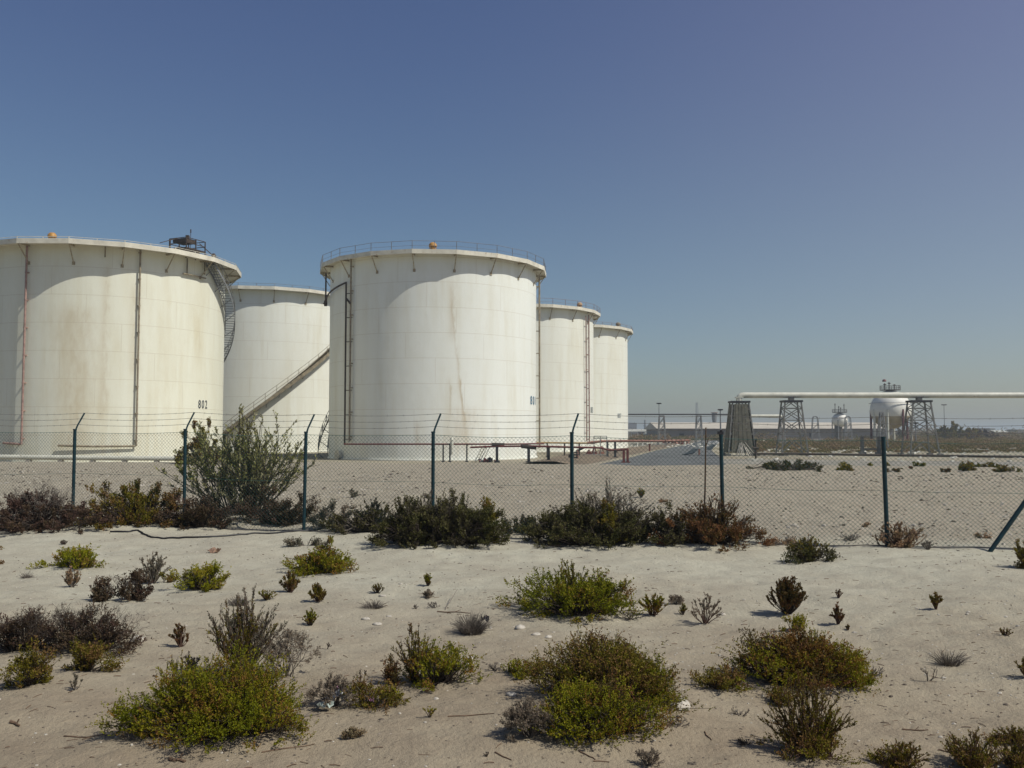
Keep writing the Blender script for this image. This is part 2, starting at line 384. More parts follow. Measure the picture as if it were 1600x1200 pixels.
M_RAILR = paint('reddish railing steel', (.27, .17, .14), .6, .3, .3, 4)
M_CLAD = None
M_ROOF = paint('pale roof plate', (.5, .48, .42), .7, .2, .1, .6)
def tank(name, C, R, Re, H, label, shellm, phib, rails=M_RAILD, nb=18, railh=.95):
    e = empty('storage_tank', (C[0], C[1], PLAIN), label, 'storage tank')
    T = dict(e=e, C=C, R=R, Re=Re, H=H, A0=math.atan2(-C[1], -C[0]))
    mb = MB(); mb.lathe([(R + .12, -.3), (R + .12, .14), (R, .16), (R, H - .02)], 144); mb.build('shell', shellm, e, smooth=True, sharp=50)
    mb = MB(); mb.lathe([(R - .02, H - 1.1), (R - 1, H - 1.0), (0.01, H - .2)], 72); mb.build('roof', M_ROOF, e, smooth=True)
    # polygonal wind girder with a vertical outer band, corners over the brackets
    a0 = T['A0'] + phib; mb = MB(); n = nb
    def ringp(r, z, poly=True):
        out = []
        for k in range(n * 4):
            a = a0 + 2 * PI * k / (n * 4)
            if poly:
                frac = (k % 4) / 4 * 2 * PI / n; rr = r * math.cos(PI / n) / math.cos(frac - PI / n)
            else: rr = r
            out.append(pol(a, rr, z))
        return out
    loops = [ringp(R + .004, H - .12, False), ringp(Re, H - .12), ringp(Re, H - .30), ringp(Re + .05, H - .30), ringp(Re + .05, H + .14), ringp(Re, H + .14), ringp(Re, H - .06), ringp(R - .25, H - .06, False), ringp(R - .25, H - .12, False)]
    m_ = n * 4; vs = [p for l in loops for p in l]
    fs = [(i * m_ + k, i * m_ + (k + 1) % m_, (i + 1) * m_ + (k + 1) % m_, (i + 1) * m_ + k) for i in range(len(loops) - 1) for k in range(m_)]
    mb.add(vs, fs); mb.build('wind_girder', M_WG, e)
    mb = MB(); w = Re - R
    mb.bar((R, 0, H - .21), (Re - .03, 0, H - .21), .10, .14); mb.bar((R + .02, 0, H - 1.75), (Re - .12, 0, H - .25), .08, .08)
    mb.box((R + .03, 0, H - 1.75), (.05, .25, .3))
    br = mb.build('bracket', M_BRK, e); br.rotation_euler.z = a0
    for k in range(1, n):
        c = br.copy(); COL.objects.link(c); c.parent = e; c.rotation_euler.z = a0 + 2 * PI * k / n
    if rails:
        mb = MB(); rr = Re - .02
        for k in range(n * 2):
            a = a0 + 2 * PI * k / (n * 2); r_ = rr * (1 if k % 2 == 0 else math.cos(PI / n))
            mb.bar(pol(a, r_, H - .1), pol(a, r_, H + railh), .055)
        for zz in (railh, railh * .5):
            pts = [pol(a0 + 2 * PI * k / n, rr, H + zz) for k in range(n)]
            for p, q in zip(pts, pts[1:] + pts[:1]): mb.tube([p, q], .022 if zz == railh else .014, 5, False)
        mb.build('railing', rails, e)
    return T
def number(T, text, px, py, hpx, mat, xs=.62, gap=1.0):
    a, z = cyl(T, px, py); D = ring_sol(T['C'], px, T['R'])[1]; hm = hpx / F * D
    cu = bpy.data.curves.new('n', 'FONT'); cu.body = text; cu.size = hm / .7; cu.align_x = 'CENTER'; cu.align_y = 'CENTER'; cu.space_character = gap
    cu.offset = .012
    ob = bpy.data.objects.new('n', cu); COL.objects.link(ob); bpy.context.view_layer.update()
    me = ob.to_mesh(); mb = MB(); R_ = T['R'] + .03
    vs = [pol(a + v.co.x * xs / R_, R_, z + v.co.y) for v in me.vertices]; fs = [tuple(p.vertices) for p in me.polygons]
    mb.add(vs, fs); ob.to_mesh_clear(); bpy.data.objects.remove(ob)
    return mb.build('tank_number', mat, T['e'])
def riser(T, pxt, pyt, pxb, pyb, mat, r=.10, off=.28, name='downpipe', foot=None, clips=True, fade=None):
    a, zt = cyl(T, pxt, pyt); a2, zb = cyl(T, pxb, pyb); a = (a + a2) / 2; R_ = T['R'] + off; mb = MB()
    pts = [pol(a, R_, zt), pol(a, R_, zb)]
    if foot:
        for q in foot: af, zf = cyl(T, *q); pts.append(('f', af, zf))
        full = pts[:2]; la, lz = a, zb
        for (_, af, zf) in pts[2:]:
            for k in range(1, 13): full.append(pol(la + (af - la) * k / 12, R_, lz + (zf - lz) * k / 12))
            la, lz = af, zf
        pts = full
    mb.tube(pts, r, 8)
    if clips:
        z = zb + .5
        while z < zt:
            mb.box(pol(a, R_ - off / 2, z), (off + .12, .2, .09), rz=a); z += 2.45
    return mb.build(name, mat, T['e'], smooth=True)
def stair(T, a0, z0, a1, z1, mat, railm, width=.8, name='spiral_stair', lattice=False, off=.12, both=False, dp=.16):
    R0 = T['R'] + off; R1 = R0 + width; n = max(8, int(abs(z1 - z0) / .22)); mb = MB()
    rg = lambda r, dz: [pol(a0 + (a1 - a0) * k / n, r, z0 + (z1 - z0) * k / n + dz) for k in range(n + 1)]
    for r in (R0, R1):
        A, B = rg(r, -dp), rg(r, .12); A2, B2 = rg(r + .025, -dp), rg(r + .025, .12)
        vs = A + B + A2 + B2; m = n + 1
        fs = []
        for k in range(n):
            fs += [(k, k + 1, m + k + 1, m + k), (2 * m + k, 3 * m + k, 3 * m + k + 1, 2 * m + k + 1), (k, 2 * m + k, 2 * m + k + 1, k + 1), (m + k, m + k + 1, 3 * m + k + 1, 3 * m + k)]
        mb.add(vs, fs)
    for k in range(n):
        am = a0 + (a1 - a0) * (k + .5) / n; zz = z0 + (z1 - z0) * (k + .5) / n
        mb.box(pol(am, (R0 + R1) / 2, zz), (width, .26, .035), rz=am)
        if k % 6 == 0:
            mb.bar(pol(am, R0 - off, zz - .9), pol(am, R1, zz - .05), .06)
    o = mb.build(name, mat, T['e'])
    mr = MB()
    for r in ((R1, R0) if both else (R1,)):
        for dz in (1.05, .55): mr.tube(rg(r, dz), .03, 5)
        for k in range(0, n + 1, 5):
            mr.bar(pol(a0 + (a1 - a0) * k / n, r, z0 + (z1 - z0) * k / n), pol(a0 + (a1 - a0) * k / n, r, z0 + (z1 - z0) * k / n + 1.05), .05)
            if lattice and k + 5 <= n:
                mr.bar(pol(a0 + (a1 - a0) * k / n, r, z0 + (z1 - z0) * k / n), pol(a0 + (a1 - a0) * (k + 5) / n, r, z0 + (z1 - z0) * (k + 5) / n + 1.05), .04)
    mr.build('handrail', railm, o)
    return o
def hood(T, px, py, mat, s=1.0):
    """orange vent hood on the roof rim"""
    a, _ = ring_sol(T['C'], px, T['Re']); base = pol(a, T['R'] - .05, T['H'] + .12); mb = MB()
    mb.lathe([(.0, 1.15 * s), (.28 * s, 1.1 * s), (.48 * s, .88 * s), (.52 * s, .62 * s), (.5 * s, .6 * s)], 20, base)
    mb.lathe([(.34 * s, 0), (.34 * s, .62 * s), (.5 * s, .6 * s)], 20, base)
    for k in range(4): mb.bar(base + pol(k * PI / 2, .42 * s, 0), base + pol(k * PI / 2, .42 * s, .65 * s), .05)
    return mb.build('vent_hood', mat, T['e'], smooth=True)

H1 = P(665, 391, 86).z - PLAIN; H2 = P(95, 374.5, 77.4).z - PLAIN
ang801 = lambda px: ring_sol((-8.6, 98.4), px, 11.4)[0]
sm1 = shell_mat('cream white tank paint', (.78, .79, .71), (.54, .48, .31), .45, 3.0,
      extra=[(ang801(704), 15.6, 5.0, .12, .10, .38), (ang801(717), 8.2, 2.5, .13, .16, .5), (ang801(703), 8.0, 4.6, .02, .10, .45), (ang801(722), 5.2, 1.0, .0, 1.6, .40), (ang801(652), 3.8, 1.6, .0, .25, .5), (ang801(706), 17.6, 12.0, .0, .35, .35)])
sm2 = shell_mat('stained cream tank paint', (.735, .73, .60), (.56, .49, .31), .68, 11.0, extra=[(ring_sol((-41.1, 90.3), 115, 11.4)[0], 14, 1, .0, 1.9, .38), (ring_sol((-41.1, 90.3), 161, 11.4)[0], 17.5, 4, .0, .35, .35), (ring_sol((-41.1, 90.3), 208, 11.4)[0], 16.5, 8, .0, .5, .4)])
sm3 = shell_mat('dusty cream tank paint', (.76, .76, .66), (.54, .48, .31), .45, 21.0)
T1 = tank('t1', (-8.6, 98.4), 11.28, 12.43, H1, 'large white tank in the middle, its long eave shadow falling on the left side', sm1, math.radians(10))
T2 = tank('t2', (-41.1, 90.3), 11.4, 13.0, H2, 'leftmost white tank numbered 802, cut off by the frame', sm2, math.radians(6), rails=M_WG, railh=.3)
T3 = tank('t3', (-36.3, 132.0), 12.5, 13.63, (H1 - 2.8) * 1.1 + 2.8, 'white tank standing behind with a long diagonal stair across its side', sm3, math.radians(4), rails=M_RAILD, railh=.5)
T4 = tank('t4', (0.9, 135.2), 11.4, 12.43, H1, 'white tank with reddish ladder pipe, half hidden behind the large middle tank', sm3, math.radians(3), rails=M_RAILR)
T5 = tank('t5', (9.0, 158.4), 11.4, 12.43, H1, 'farthest and smallest looking white tank at the right end of the row', sm3, math.radians(12), rails=M_RAILR, railh=.6)
m_num = paint('dark stencil paint', (.05, .06, .07), .7, .1); m_numb = paint('blue stencil paint', (.03, .13, .22), .6, .1); m_numg = paint('faded grey stencil paint', (.25, .28, .27), .7, .1)
number(T2, '802', 317.5, 632.5, 12, m_num, xs=.7, gap=1.35); number(T1, '801', 833.5, 626.5, 13, m_numb, xs=.95, gap=1.5)
number(T4, '803', 924.5, 641, 9, m_numg, xs=.8); number(T5, '807', 967.5, 650, 7, m_numg, xs=.8)
hood(T1, 675, 382, M_ORANGE, .8); hood(T2, 60, 366, M_ORANGE, .75); hood(T4, 916, 480, M_HOOD, .8); hood(T5, 975, 510, M_TAN, .8)
# tank 802
riser(T2, 43, 384, 36, 694, M_RISER, .10, name='rusty_downpipe', foot=[(12, 692)])
riser(T2, 217, 392, 210, 697, M_TANL, .09, name='foam_riser', foot=[(150, 697.5), (95, 696)])
riser(T2, 161, 386, 158, 402, M_TAN, .06, name='conduit', clips=False)
mb = MB()
for px in (286, 313):
    a, zt = cyl(T2, px, 398); mb.bar(pol(a, T2['R'] + .25, T2['H'] - .2), pol(a, T2['R'] + .25, cyl(T2, px, 429)[1]), .1)
a1, z1 = cyl(T2, 280, 427.5); a2, z2 = cyl(T2, 315, 432)
mb.tube([pol(a1 + (a2 - a1) * k / 6, T2['R'] + .25, z1 + .0 * k) for k in range(7)], .07, 6); mb.build('hanging_cradle', M_TAN, T2['e'])
aS, zS = T2['A0'] + math.radians(50), H2 - .4
stair(T2, aS, zS, T2['A0'] + math.radians(122), zS - 10.8, M_STEEL, M_STEEL, .95, off=.1, both=True, lattice=True)
# gauging platform on the roof of 802
pf = Vector(P(298, 388, 84)) - Vector((-41.5, 93.8, PLAIN)); a_ = math.atan2(pf.y, pf.x); mb = MB()
aP = ring_sol(T2['C'], 300, 11.4)[0]; Mz = Matrix.Rotation(aP, 3, 'Z')
def lp(u, v, z): return pol(aP, T2['R'] - .9, T2['H'] - .2) + Mz @ Vector((u, v, 0)) + Vector((0, 0, z))
mb.box(lp(0, 0, 1.0), (2.2, 2.6, .10), rz=aP); mb.box(lp(.2, -.6, 1.75), (1.6, 1.4, .35), rz=aP)
for u in (-1.05, 1.05):
    for v in (-1.25, 0, 1.25): mb.bar(lp(u, v, 0), lp(u, v, 2.0), .09)
    for zz in (1.5, 2.0): mb.bar(lp(u, -1.25, zz), lp(u, 1.25, zz), .06)
    mb.bar(lp(u, -1.25, .1), lp(u, 0, 1.0), .06); mb.bar(lp(u, 1.25, .1), lp(u, 0, 1.0), .06)
for v in (-1.25, 1.25):
    for zz in (1.5, 2.0): mb.bar(lp(-1.05, v, zz), lp(1.05, v, zz), .06)
mb.bar(lp(0, -1.3, 1.05), lp(0, -3.8, .1), .3, .1); mb.bar(lp(.3, -1.3, 2.0), lp(.3, -3.8, 1.0), .06); mb.bar(lp(.3, -2.5, .5), lp(.3, -2.5, 1.5), .05)
mb.bar(lp(0, 1.3, 1.0), lp(0, 3.6, .1), .3, .1); mb.bar(lp(.3, 1.3, 1.9), lp(.3, 3.6, .9), .06); mb.bar(lp(0, 0, 2.0), lp(0, 0, 2.5), .3)
mb.tube([lp(0, .4, 1.0), lp(0, .4, 3.1)], .025, 6); mb.box(lp(0, .4, 3.0), (.08, .1, .35)); mb.lathe([(.22, 0), (.22, .9), (.12, 1.1), (0, 1.1)], 12, lp(1.0, 2.5, 0))
mb.build('gauging_platform', M_DRUST, T2['e'])
# tank 801
riser(T1, 552, 402, 548.5, 690, M_TANL, .09, name='foam_riser')
a, zt = cyl(T1, 541, 441, 11.65); a2, zb = cyl(T1, 538, 694, 11.65); aa = (a + a2) / 2; af, zf = cyl(T1, 515.3, 452, 11.7)
mb = MB(); Rr = 11.66
mb.tube([pol(aa - .62, Rr + .3, zt - 1.3), pol(aa - .6, Rr, zt - .9)] + [pol(aa - .6 + .6 * k / 8, Rr, zt - .9 + .9 * k / 8) for k in range(1, 9)] + [pol(aa, Rr, zt - .2 - (zt - zb - .4) * k / 3) for k in range(4)] + [pol(aa, Rr, zb)], .09, 8)
mb.tube([pol(aa, Rr, zt - 1.6), pol(aa + .06, Rr, zt - 2.2)], .1, 6)
z = zb + .5
while z < zt - 1: mb.bar(pol(aa, Rr, z), pol(aa + .07, Rr - .2, z), .07); z += 2.45
mb.build('fire_water_riser', M_DRUST, T1['e'], smooth=True)
aL, _ = ring_sol(T1['C'], 508, 12.0); aL = T1['A0'] - math.radians(88)
mb = MB(); mb.tube([pol(aL, T1['R'] + .5, T1['H'] - .3), pol(aL, T1['R'] + .5, T1['H'] - 3.6)], .09, 8); mb.box(pol(aL, T1['R'] + .5, T1['H'] - 3.6), (.3, .3, .6)); mb.build('drop_pipe', M_DRUST, T1['e'])
riser(T1, 900, 430, 900, 700, M_TANL, .10, .35, name='side_riser')
o = bpy.context.scene.objects.get('side_riser')
stair(T1, T1['A0'] - math.radians(86), .4, T1['A0'] - math.radians(200), 20, M_TEAL, M_TEAL, 1.0, off=.1, lattice=True, both=True)
a, z = cyl(T1, 533, 711); mb = MB(); q = pol(a, T1['R'] + .05, z)
mb.tube([q, pol(a, T1['R'] + .35, z)], .42, 20); mb.tube([pol(a, T1['R'] + .35, z), pol(a, T1['R'] + .42, z)], .52, 20); mb.build('manway', M_WG, T1['e'])
# tank 3: the long diagonal stair
aA, zA = cyl(T3, 338, 692); aB, zB = cyl(T3, 516, 541); sl = (zB - zA) / (aB - aA)
aE = aB + (T3['H'] - zB - .2) / sl
stair(T3, aA - zA / sl + .02, .2, aE, T3['H'] - .2, M_TAN, M_TAN, .95, off=.12, both=False, dp=.42)
# tank 4
riser(T4, 917.5, 492, 917.5, 692, M_RISER, .10, .3, name='reddish_riser'); a, zt = cyl(T4, 913, 492); mb = MB(); mb.tube([pol(a, 11.7, 19.6), pol(a, 11.7, 1.5)], .07, 6)
for k in range(8): mb.bar(pol(a, 11.7, 3 + 2.2 * k), pol(ring_sol(T4['C'], 917.5, 11.4)[0], 11.7, 3 + 2.2 * k), .07)
mb.build('second_riser', M_RISER, T4['e'])
# ------------------------------------------------------------------ fence
def fpt(k): return FX0 + FDX * k, FZ0 + FDZ * k
FE = empty('chain_link_fence', on(*fpt(3)), 'green chain link fence topped with three strands of barbed wire', 'fence')
def floc(p): return Vector(p) - FE.location
tops = {-2: 1.86, -1: 1.85, 0: 1.84, 1: 1.84, 2: 1.79, 3: 1.79, 4: 1.78, 5: 1.735, 6: 1.71, 7: 1.70, 8: 1.70}
lean = {0: .00, 1: -.01, 2: .02, 3: .0, 4: .0, 5: -.015, 6: -.03}
rf = random.Random(4); arms = {}
for k in range(-2, 9):
    x, y = fpt(k); g = float(gz(x, y)); top = tops[k]; lx = lean.get(k, 0)
    mb = MB(); mb.tube([floc((x, y, g - .1)), floc((x + lx, y, top))], .031 if k != 6 else .034, 10)
    mb.tube([floc((x + lx, y, top - .005)), floc((x + lx, y, top + .02))], .037, 10)
    for zz in (.25, .9, 1.5): mb.tube([floc((x + lx * zz / 1.8, y, g + zz * top / 1.8)), floc((x + lx * zz / 1.8, y, g + zz * top / 1.8 + .02))], .036, 8)
    pst = mb.build('fence_post', M_TEAL, FE, smooth=True)
    tip = Vector((x + lx + .12, y + .12, top + .33))
    if k == 5:
        mb = MB(); b0 = Vector((x + lx, y, top + .01))
        for q in ((-.04, 0, .05), (.03, .02, .06), (0, -.02, .09)): mb.tube([floc(b0), floc(b0 + Vector(q))], .022, 6)
        mb.box(floc(b0 + Vector((-.01, 0, .04))), (.09, .06, .05)); mb.build('broken_arm_stub', M_DARK, pst)
    elif k != 6:
        mb = MB(); b0 = Vector((x + lx, y, top - .04)); mb.tube([floc(b0), floc(b0 + Vector((.03, .03, .12))), floc(tip)], .016, 8); mb.build('barb_arm', M_TEAL, pst, smooth=True)
    arms[k] = (Vector((x + lx, y, top)), tip)
# barbed strands with small barbs
for i, f in enumerate((1.0, .66, .32)):
    mb = MB(); pts = [arms[k][0].lerp(arms[k][1], f) for k in range(-2, 9)]
    full = []
    for a, b2 in zip(pts[:-1], pts[1:]):
        for q in range(8):
            u = q / 8; full.append(a.lerp(b2, u) - Vector((0, 0, .035 * 4 * u * (1 - u))))
    full.append(pts[-1]); mb.tube([floc(p) for p in full], .0032, 4, False)
    for a, b2 in zip(full[:-1], full[1:]):
        for u in (.2, .7):
            p = floc(a.lerp(b2, u)); an = rf.uniform(0, PI); d = Vector((.004, math.cos(an) * .018, math.sin(an) * .018))
            mb.tube([p - d, p + d], .002, 3, False)
    mb.build('barbed_wire', M_BARB, FE)
# chain link: two families of slanting wires per bay, so that the sheet follows the posts
def fence_pt(s, v):                    # s in post units, v 0..1
    k = max(-2, min(7, int(math.floor(s)))); u = s - k
    a, b2 = arms[k][0], arms[k + 1][0]; top = a.lerp(b2, u).z - .04 - .03 * math.sin(u * PI) * (1 + .5 * math.sin(k * 2.3))
    x, y = FX0 + FDX * s, FZ0 + FDZ * s; g = GF(s) + .03
    belly = .04 * math.sin(v * PI) * math.sin(u * PI + .3) * (.6 + .6 * math.sin(k * 1.7 + 1)) + .012 * math.sin(s * 9 + v * 4)
    return Vector((x, y + .033 - belly, g + (top - g) * v))
_gs = np.arange(-2.2, 8.3, .1); _gv = gz(FX0 + FDX * _gs, FZ0 + FDZ * _gs)
def GF(s): return float(np.interp(s, _gs, _gv))
mb = MB(); SP = .072 / 2.49; DU = 1.75 / 2.49 * 1.0
s = -2 - DU
while s < 8:
    for sg in (1, -1):
        pts = []
        for j in range(11):
            v = j / 10; ss = s + v * DU if sg > 0 else s + (1 - v) * DU
            if -2 <= ss <= 8: pts.append(floc(fence_pt(ss, v) + Vector((0, .003 * sg, 0))))
        if len(pts) > 1: mb.tube(pts, .0021, 3, False)
    s += SP
mb.build('chain_link_mesh', M_WIRE, FE)
for v, r in ((1.0, .0035), (.52, .0022), (.0, .007)):
    mb = MB(); mb.tube([floc(fence_pt(-2 + q / 8, v) + Vector((0, -.006, 0 if v else -.01))) for q in range(81)], r, 4, False)
    mb.build('tension_wire', M_DARK if v == 0 else M_WIRE, FE)
# slanting brace of the corner post beyond the right edge
b0 = G(1543, 862); b1 = arms[7][0] + Vector((0, 0, -.12)); mb = MB(); mb.tube([floc(b0 - Vector((0, 0, .05))), floc(b1)], .034, 8); mb.build('brace', M_TEAL, FE, smooth=True)
# loose stick standing in the fence
k5 = fpt(4.9); s0 = P(1098, 792, 15.0); s0.z = float(gz(s0.x, s0.y)) - .02; s1 = P(1103, 668, 14.55)
mb = MB(); mb.tube([s0, s0.lerp(s1, .45) + Vector((.012, 0, 0)), s1], .017, 6, r2=.011); mb.tube([s1 - Vector((0, 0, .3)), s1 - Vector((-.04, 0, .17))], .008, 5)
tag(mb.build('wooden_stick', M_STICK), 'thin brown stick leaning upright against the fence by the broken post', 'stick')
# black cable on the sand
def gpath(pts, r, n=6, sub=8, lift=.8):
    W_ = [G(*p) for p in pts]; out = []
    for i in range(len(W_) - 1):
        p0 = W_[max(i - 1, 0)]; p1 = W_[i]; p2 = W_[i + 1]; p3 = W_[min(i + 2, len(W_) - 1)]
        for q in range(sub):
            u = q / sub; c = .5 * ((2 * p1) + (p2 - p0) * u + (2 * p0 - 5 * p1 + 4 * p2 - p3) * u * u + (3 * p1 - p0 - 3 * p2 + p3) * u ** 3)
            out.append(Vector((c.x, c.y, float(gz(c.x, c.y)) + r * lift)))
    p = W_[-1]; out.append(Vector((p.x, p.y, float(gz(p.x, p.y)) + r * lift)))
    mb = MB(); mb.tube(out, r, n); return mb
tag(gpath([(172, 832), (200, 832), (216, 830), (226, 836), (245, 841), (280, 842), (330, 840), (390, 835), (440, 833), (500, 828)], .016, 8).build('hose', M_BLACK, smooth=True), 'long black hose lying curved on the sand before the tall green shrub', 'hose')
tag(gpath([(800, 829), (815, 827), (832, 824)], .02).build('hose', M_BLACK, smooth=True), 'short dark end of hose between two dark shrubs at the fence', 'hose')

# ------------------------------------------------------------------ pipes and towers on the plain
M_SLP = M_CONC
# white pipe at the left
def pipe_run(name, label, pts, r, mat, cat='pipe', sup=None, supm=None, supn=0, n=12, group=None, flg=0):
    o = pts[0].copy(); e = empty(name, (o.x, o.y, PLAIN), label, cat, group)
    L = lambda p: Vector(p) - e.location
    mb = MB(); mb.tube([L(p) for p in pts], r, n); 
    if flg:
        for i in range(flg):
            u = (i + .5) / flg; q = u * (len(pts) - 1); k = int(q); p = pts[k].lerp(pts[k + 1], q - k); d = (pts[k + 1] - pts[k]).normalized()
            mb.tube([L(p - d * .06), L(p + d * .06)], r * 1.45, n)
    mb.build('pipe_run', mat, e, smooth=True)
    for i in range(supn):
        u = (i + .5) / supn; q = u * (len(pts) - 1); k = int(q); p = pts[k].lerp(pts[k + 1], q - k); g = float(gz(p.x, p.y))
        mb = MB(); w = sup or .3
        if p.z - r - g > .03: mb.box(L((p.x, p.y, (p.z - r + g) / 2 - .02)), (w, w * 1.6, p.z - r - g + .04))
        mb.box(L((p.x, p.y, g + .04)), (w * 1.5, w * 2.4, .1)); mb.build('pipe_support', supm or M_CONC, e)
    return e
Yp = 74.0
pw = pipe_run('white_pipe', 'long pale pipe lying low in front of the leftmost tank 802', [P(x, y, Yp) for x, y in ((-330, 711), (-150, 712), (0, 714), (140, 715.5), (280, 716.5), (405, 717))], .20, M_WHITEP, sup=.3, supn=14, n=14)
# overhead pipeline on towers
YT = 106.0
def tower(px, topy, basey, wt, wb, label, clad=False):
    e = empty('pipe_tower', (XatY(px, YT), YT, PLAIN), label, 'pipe tower', 'trestle towers carrying the overhead pipe')
    H = P(px, topy, YT).z - PLAIN; m = YT / F
    t2, b2 = wt / 2 * m, wb / 2 * m; dt, db = t2 * .75, b2 * .75
    def c(sx, sy, u): return Vector((sx * (b2 + (t2 - b2) * u), sy * (db + (dt - db) * u), H * u))
    for sx in (-1, 1):
        for sy in (-1, 1):
            mb = MB(); mb.bar(c(sx, sy, 0) - Vector((0, 0, .3)), c(sx, sy, 1), .15); mb.box(c(sx, sy, .0) + Vector((0, 0, .12)), (.55, .55, .35)); mb.build('leg', M_GREYST, e)
    mb = MB(); lv = [.12, .40, .66, .88]
    for u in lv[1:] + [1.0]:
        for sy in (-1, 1): mb.bar(c(-1, sy, u), c(1, sy, u), .10)
        for sx in (-1, 1): mb.bar(c(sx, -1, u), c(sx, 1, u), .10)
    for ua, ub in zip(lv[1:-1], lv[2:]):
        for sy in (-1, 1): mb.bar(c(-1, sy, ua), c(1, sy, ub), .085); mb.bar(c(1, sy, ua), c(-1, sy, ub), .085)
        for sx in (-1, 1): mb.bar(c(sx, -1, ua), c(sx, 1, ub), .085)
    for sy in (-1, 1):
        mid = (c(-1, sy, .28) + c(1, sy, .28)) / 2; mb.bar(c(-1, sy, .06), mid, .10); mb.bar(c(1, sy, .06), mid, .10)
        mid = (c(-1, sy, 1) + c(1, sy, 1)) / 2; mb.bar(c(-1, sy, .88), mid, .085); mb.bar(c(1, sy, .88), mid, .085)
    mb.build('bracing', M_GREYST, e)
    mb = MB(); mb.box((0, 0, H + .07), (2 * t2 + .35, 2 * dt + .35, .22)); mb.build('top_beam', M_DARK, e)
    mb = MB(); mb.box((0, 0, H + .40), (.55, .6, .44)); mb.box((0, 0, H + .6), (.9, .7, .1)); mb.build('pipe_saddle', M_GREYST if not clad else M_WHITEP, e)
    if clad:
        mb = MB()
        for sy in (-1, 1):
            n = 9
            for i in range(n):
                xa, xb = -1 + 2 * i / n, -1 + 2 * (i + 1) / n; off = .10 + (.03 if i % 2 else 0)
                def q(x, u): return Vector((x * .80 * (b2 + (t2 - b2) * u), sy * (db + (dt - db) * u + off), H * u))
                mb.add([q(xa, .06), q(xb, .06), q(xb, .97), q(xa, .97)], [(0, 1, 2, 3)])
        for sx in (-1, 1):
            def q(y, u): return Vector((sx * (b2 + (t2 - b2) * u + .09), y * .8 * (db + (dt - db) * u), H * u))
            mb.add([q(-1, .06), q(1, .06), q(1, .97), q(-1, .97)], [(0, 1, 2, 3)])
        mb.build('cladding', paint('rusty tan sheet cladding', (.125, .12, .09), .8, .35, .35, 1.3, rustcol=(.13, .09, .05)), e)
        mb = MB(); rr = random.Random(3)
        for i in range(9):
            x = -b2 * .4 + i * .22; mb.bar((x * 1.25, -db - .5 - rr.random() * .3, .0), (x * .35 - .1, -db * .86 - .22, H * (.20 + rr.random() * .07)), .13, .03)
        mb.build('loose_planks', paint('bleached planks', (.42, .39, .33), .9, .3, 0, 4), e)
        for i in range(-1, 2, 2): pass
    return e
tower(1155.5, 629, 711, 25, 44, 'tapering tower clad in tan sheets at the left end of the overhead pipe', clad=True)
tower(1237, 628, 711, 25, 42, 'open lattice pipe tower with crossed braces, next to the clad tower')
tower(1437, 628, 713, 27, 46, 'open lattice pipe tower beside the large white sphere')
mb = MB(); zc = P(1300, 617.5, YT).z; xl = XatY(1155.5, YT)
el = [Vector((xl, YT, zc - .95)), Vector((xl, YT, zc - .55)), Vector((xl + .05, YT, zc - .2)), Vector((xl + .25, YT, zc - .03)), Vector((xl + .7, YT, zc)), Vector((xl + 12, YT, zc)), Vector((xl + 30, YT, zc)), Vector((xl + 62, YT, zc))]
mb.tube(el, .34, 16)
for q in (4, 14, 24, 36, 48): mb.tube([(xl + q, YT, zc), (xl + q + .12, YT, zc)], .355, 16)
tag(mb.build('overhead_pipe', M_WHITEP, smooth=True), 'long thick white pipe carried high on the trestle towers', 'pipe')
# low dark pipe along the foot of the towers
pg = [P(1178, 709, 104), P(1240, 709, 104), P(1400, 711.5, 101), P(1500, 712.5, 99), P(1640, 714.5, 96), P(1760, 716, 94)]
pipe_run('ground_pipe', 'low dark pipe running along the foot of the trestle towers', pg, .13, M_DRUST, sup=.2, supn=9)
e = empty('valve_post', PL(1181, 718), 'dark upright valve on a small white slab beside the clad tower', 'valve')
mb = MB(); mb.tube([(0, 0, 0), (0, 0, 2.0)], .10, 8); mb.tube([(-.3, 0, 1.15), (.3, 0, 1.15)], .16, 8); mb.lathe([(0, .02), (.28, 0), (.28, .06), (0, .05)], 14, (0, 0, 2.0)); mb.build('valve_body', M_DRUST, e)
mb = MB(); mb.box((-.1, 0, .03), (1.6, .7, .12)); mb.build('slab', M_WHITEP, e)
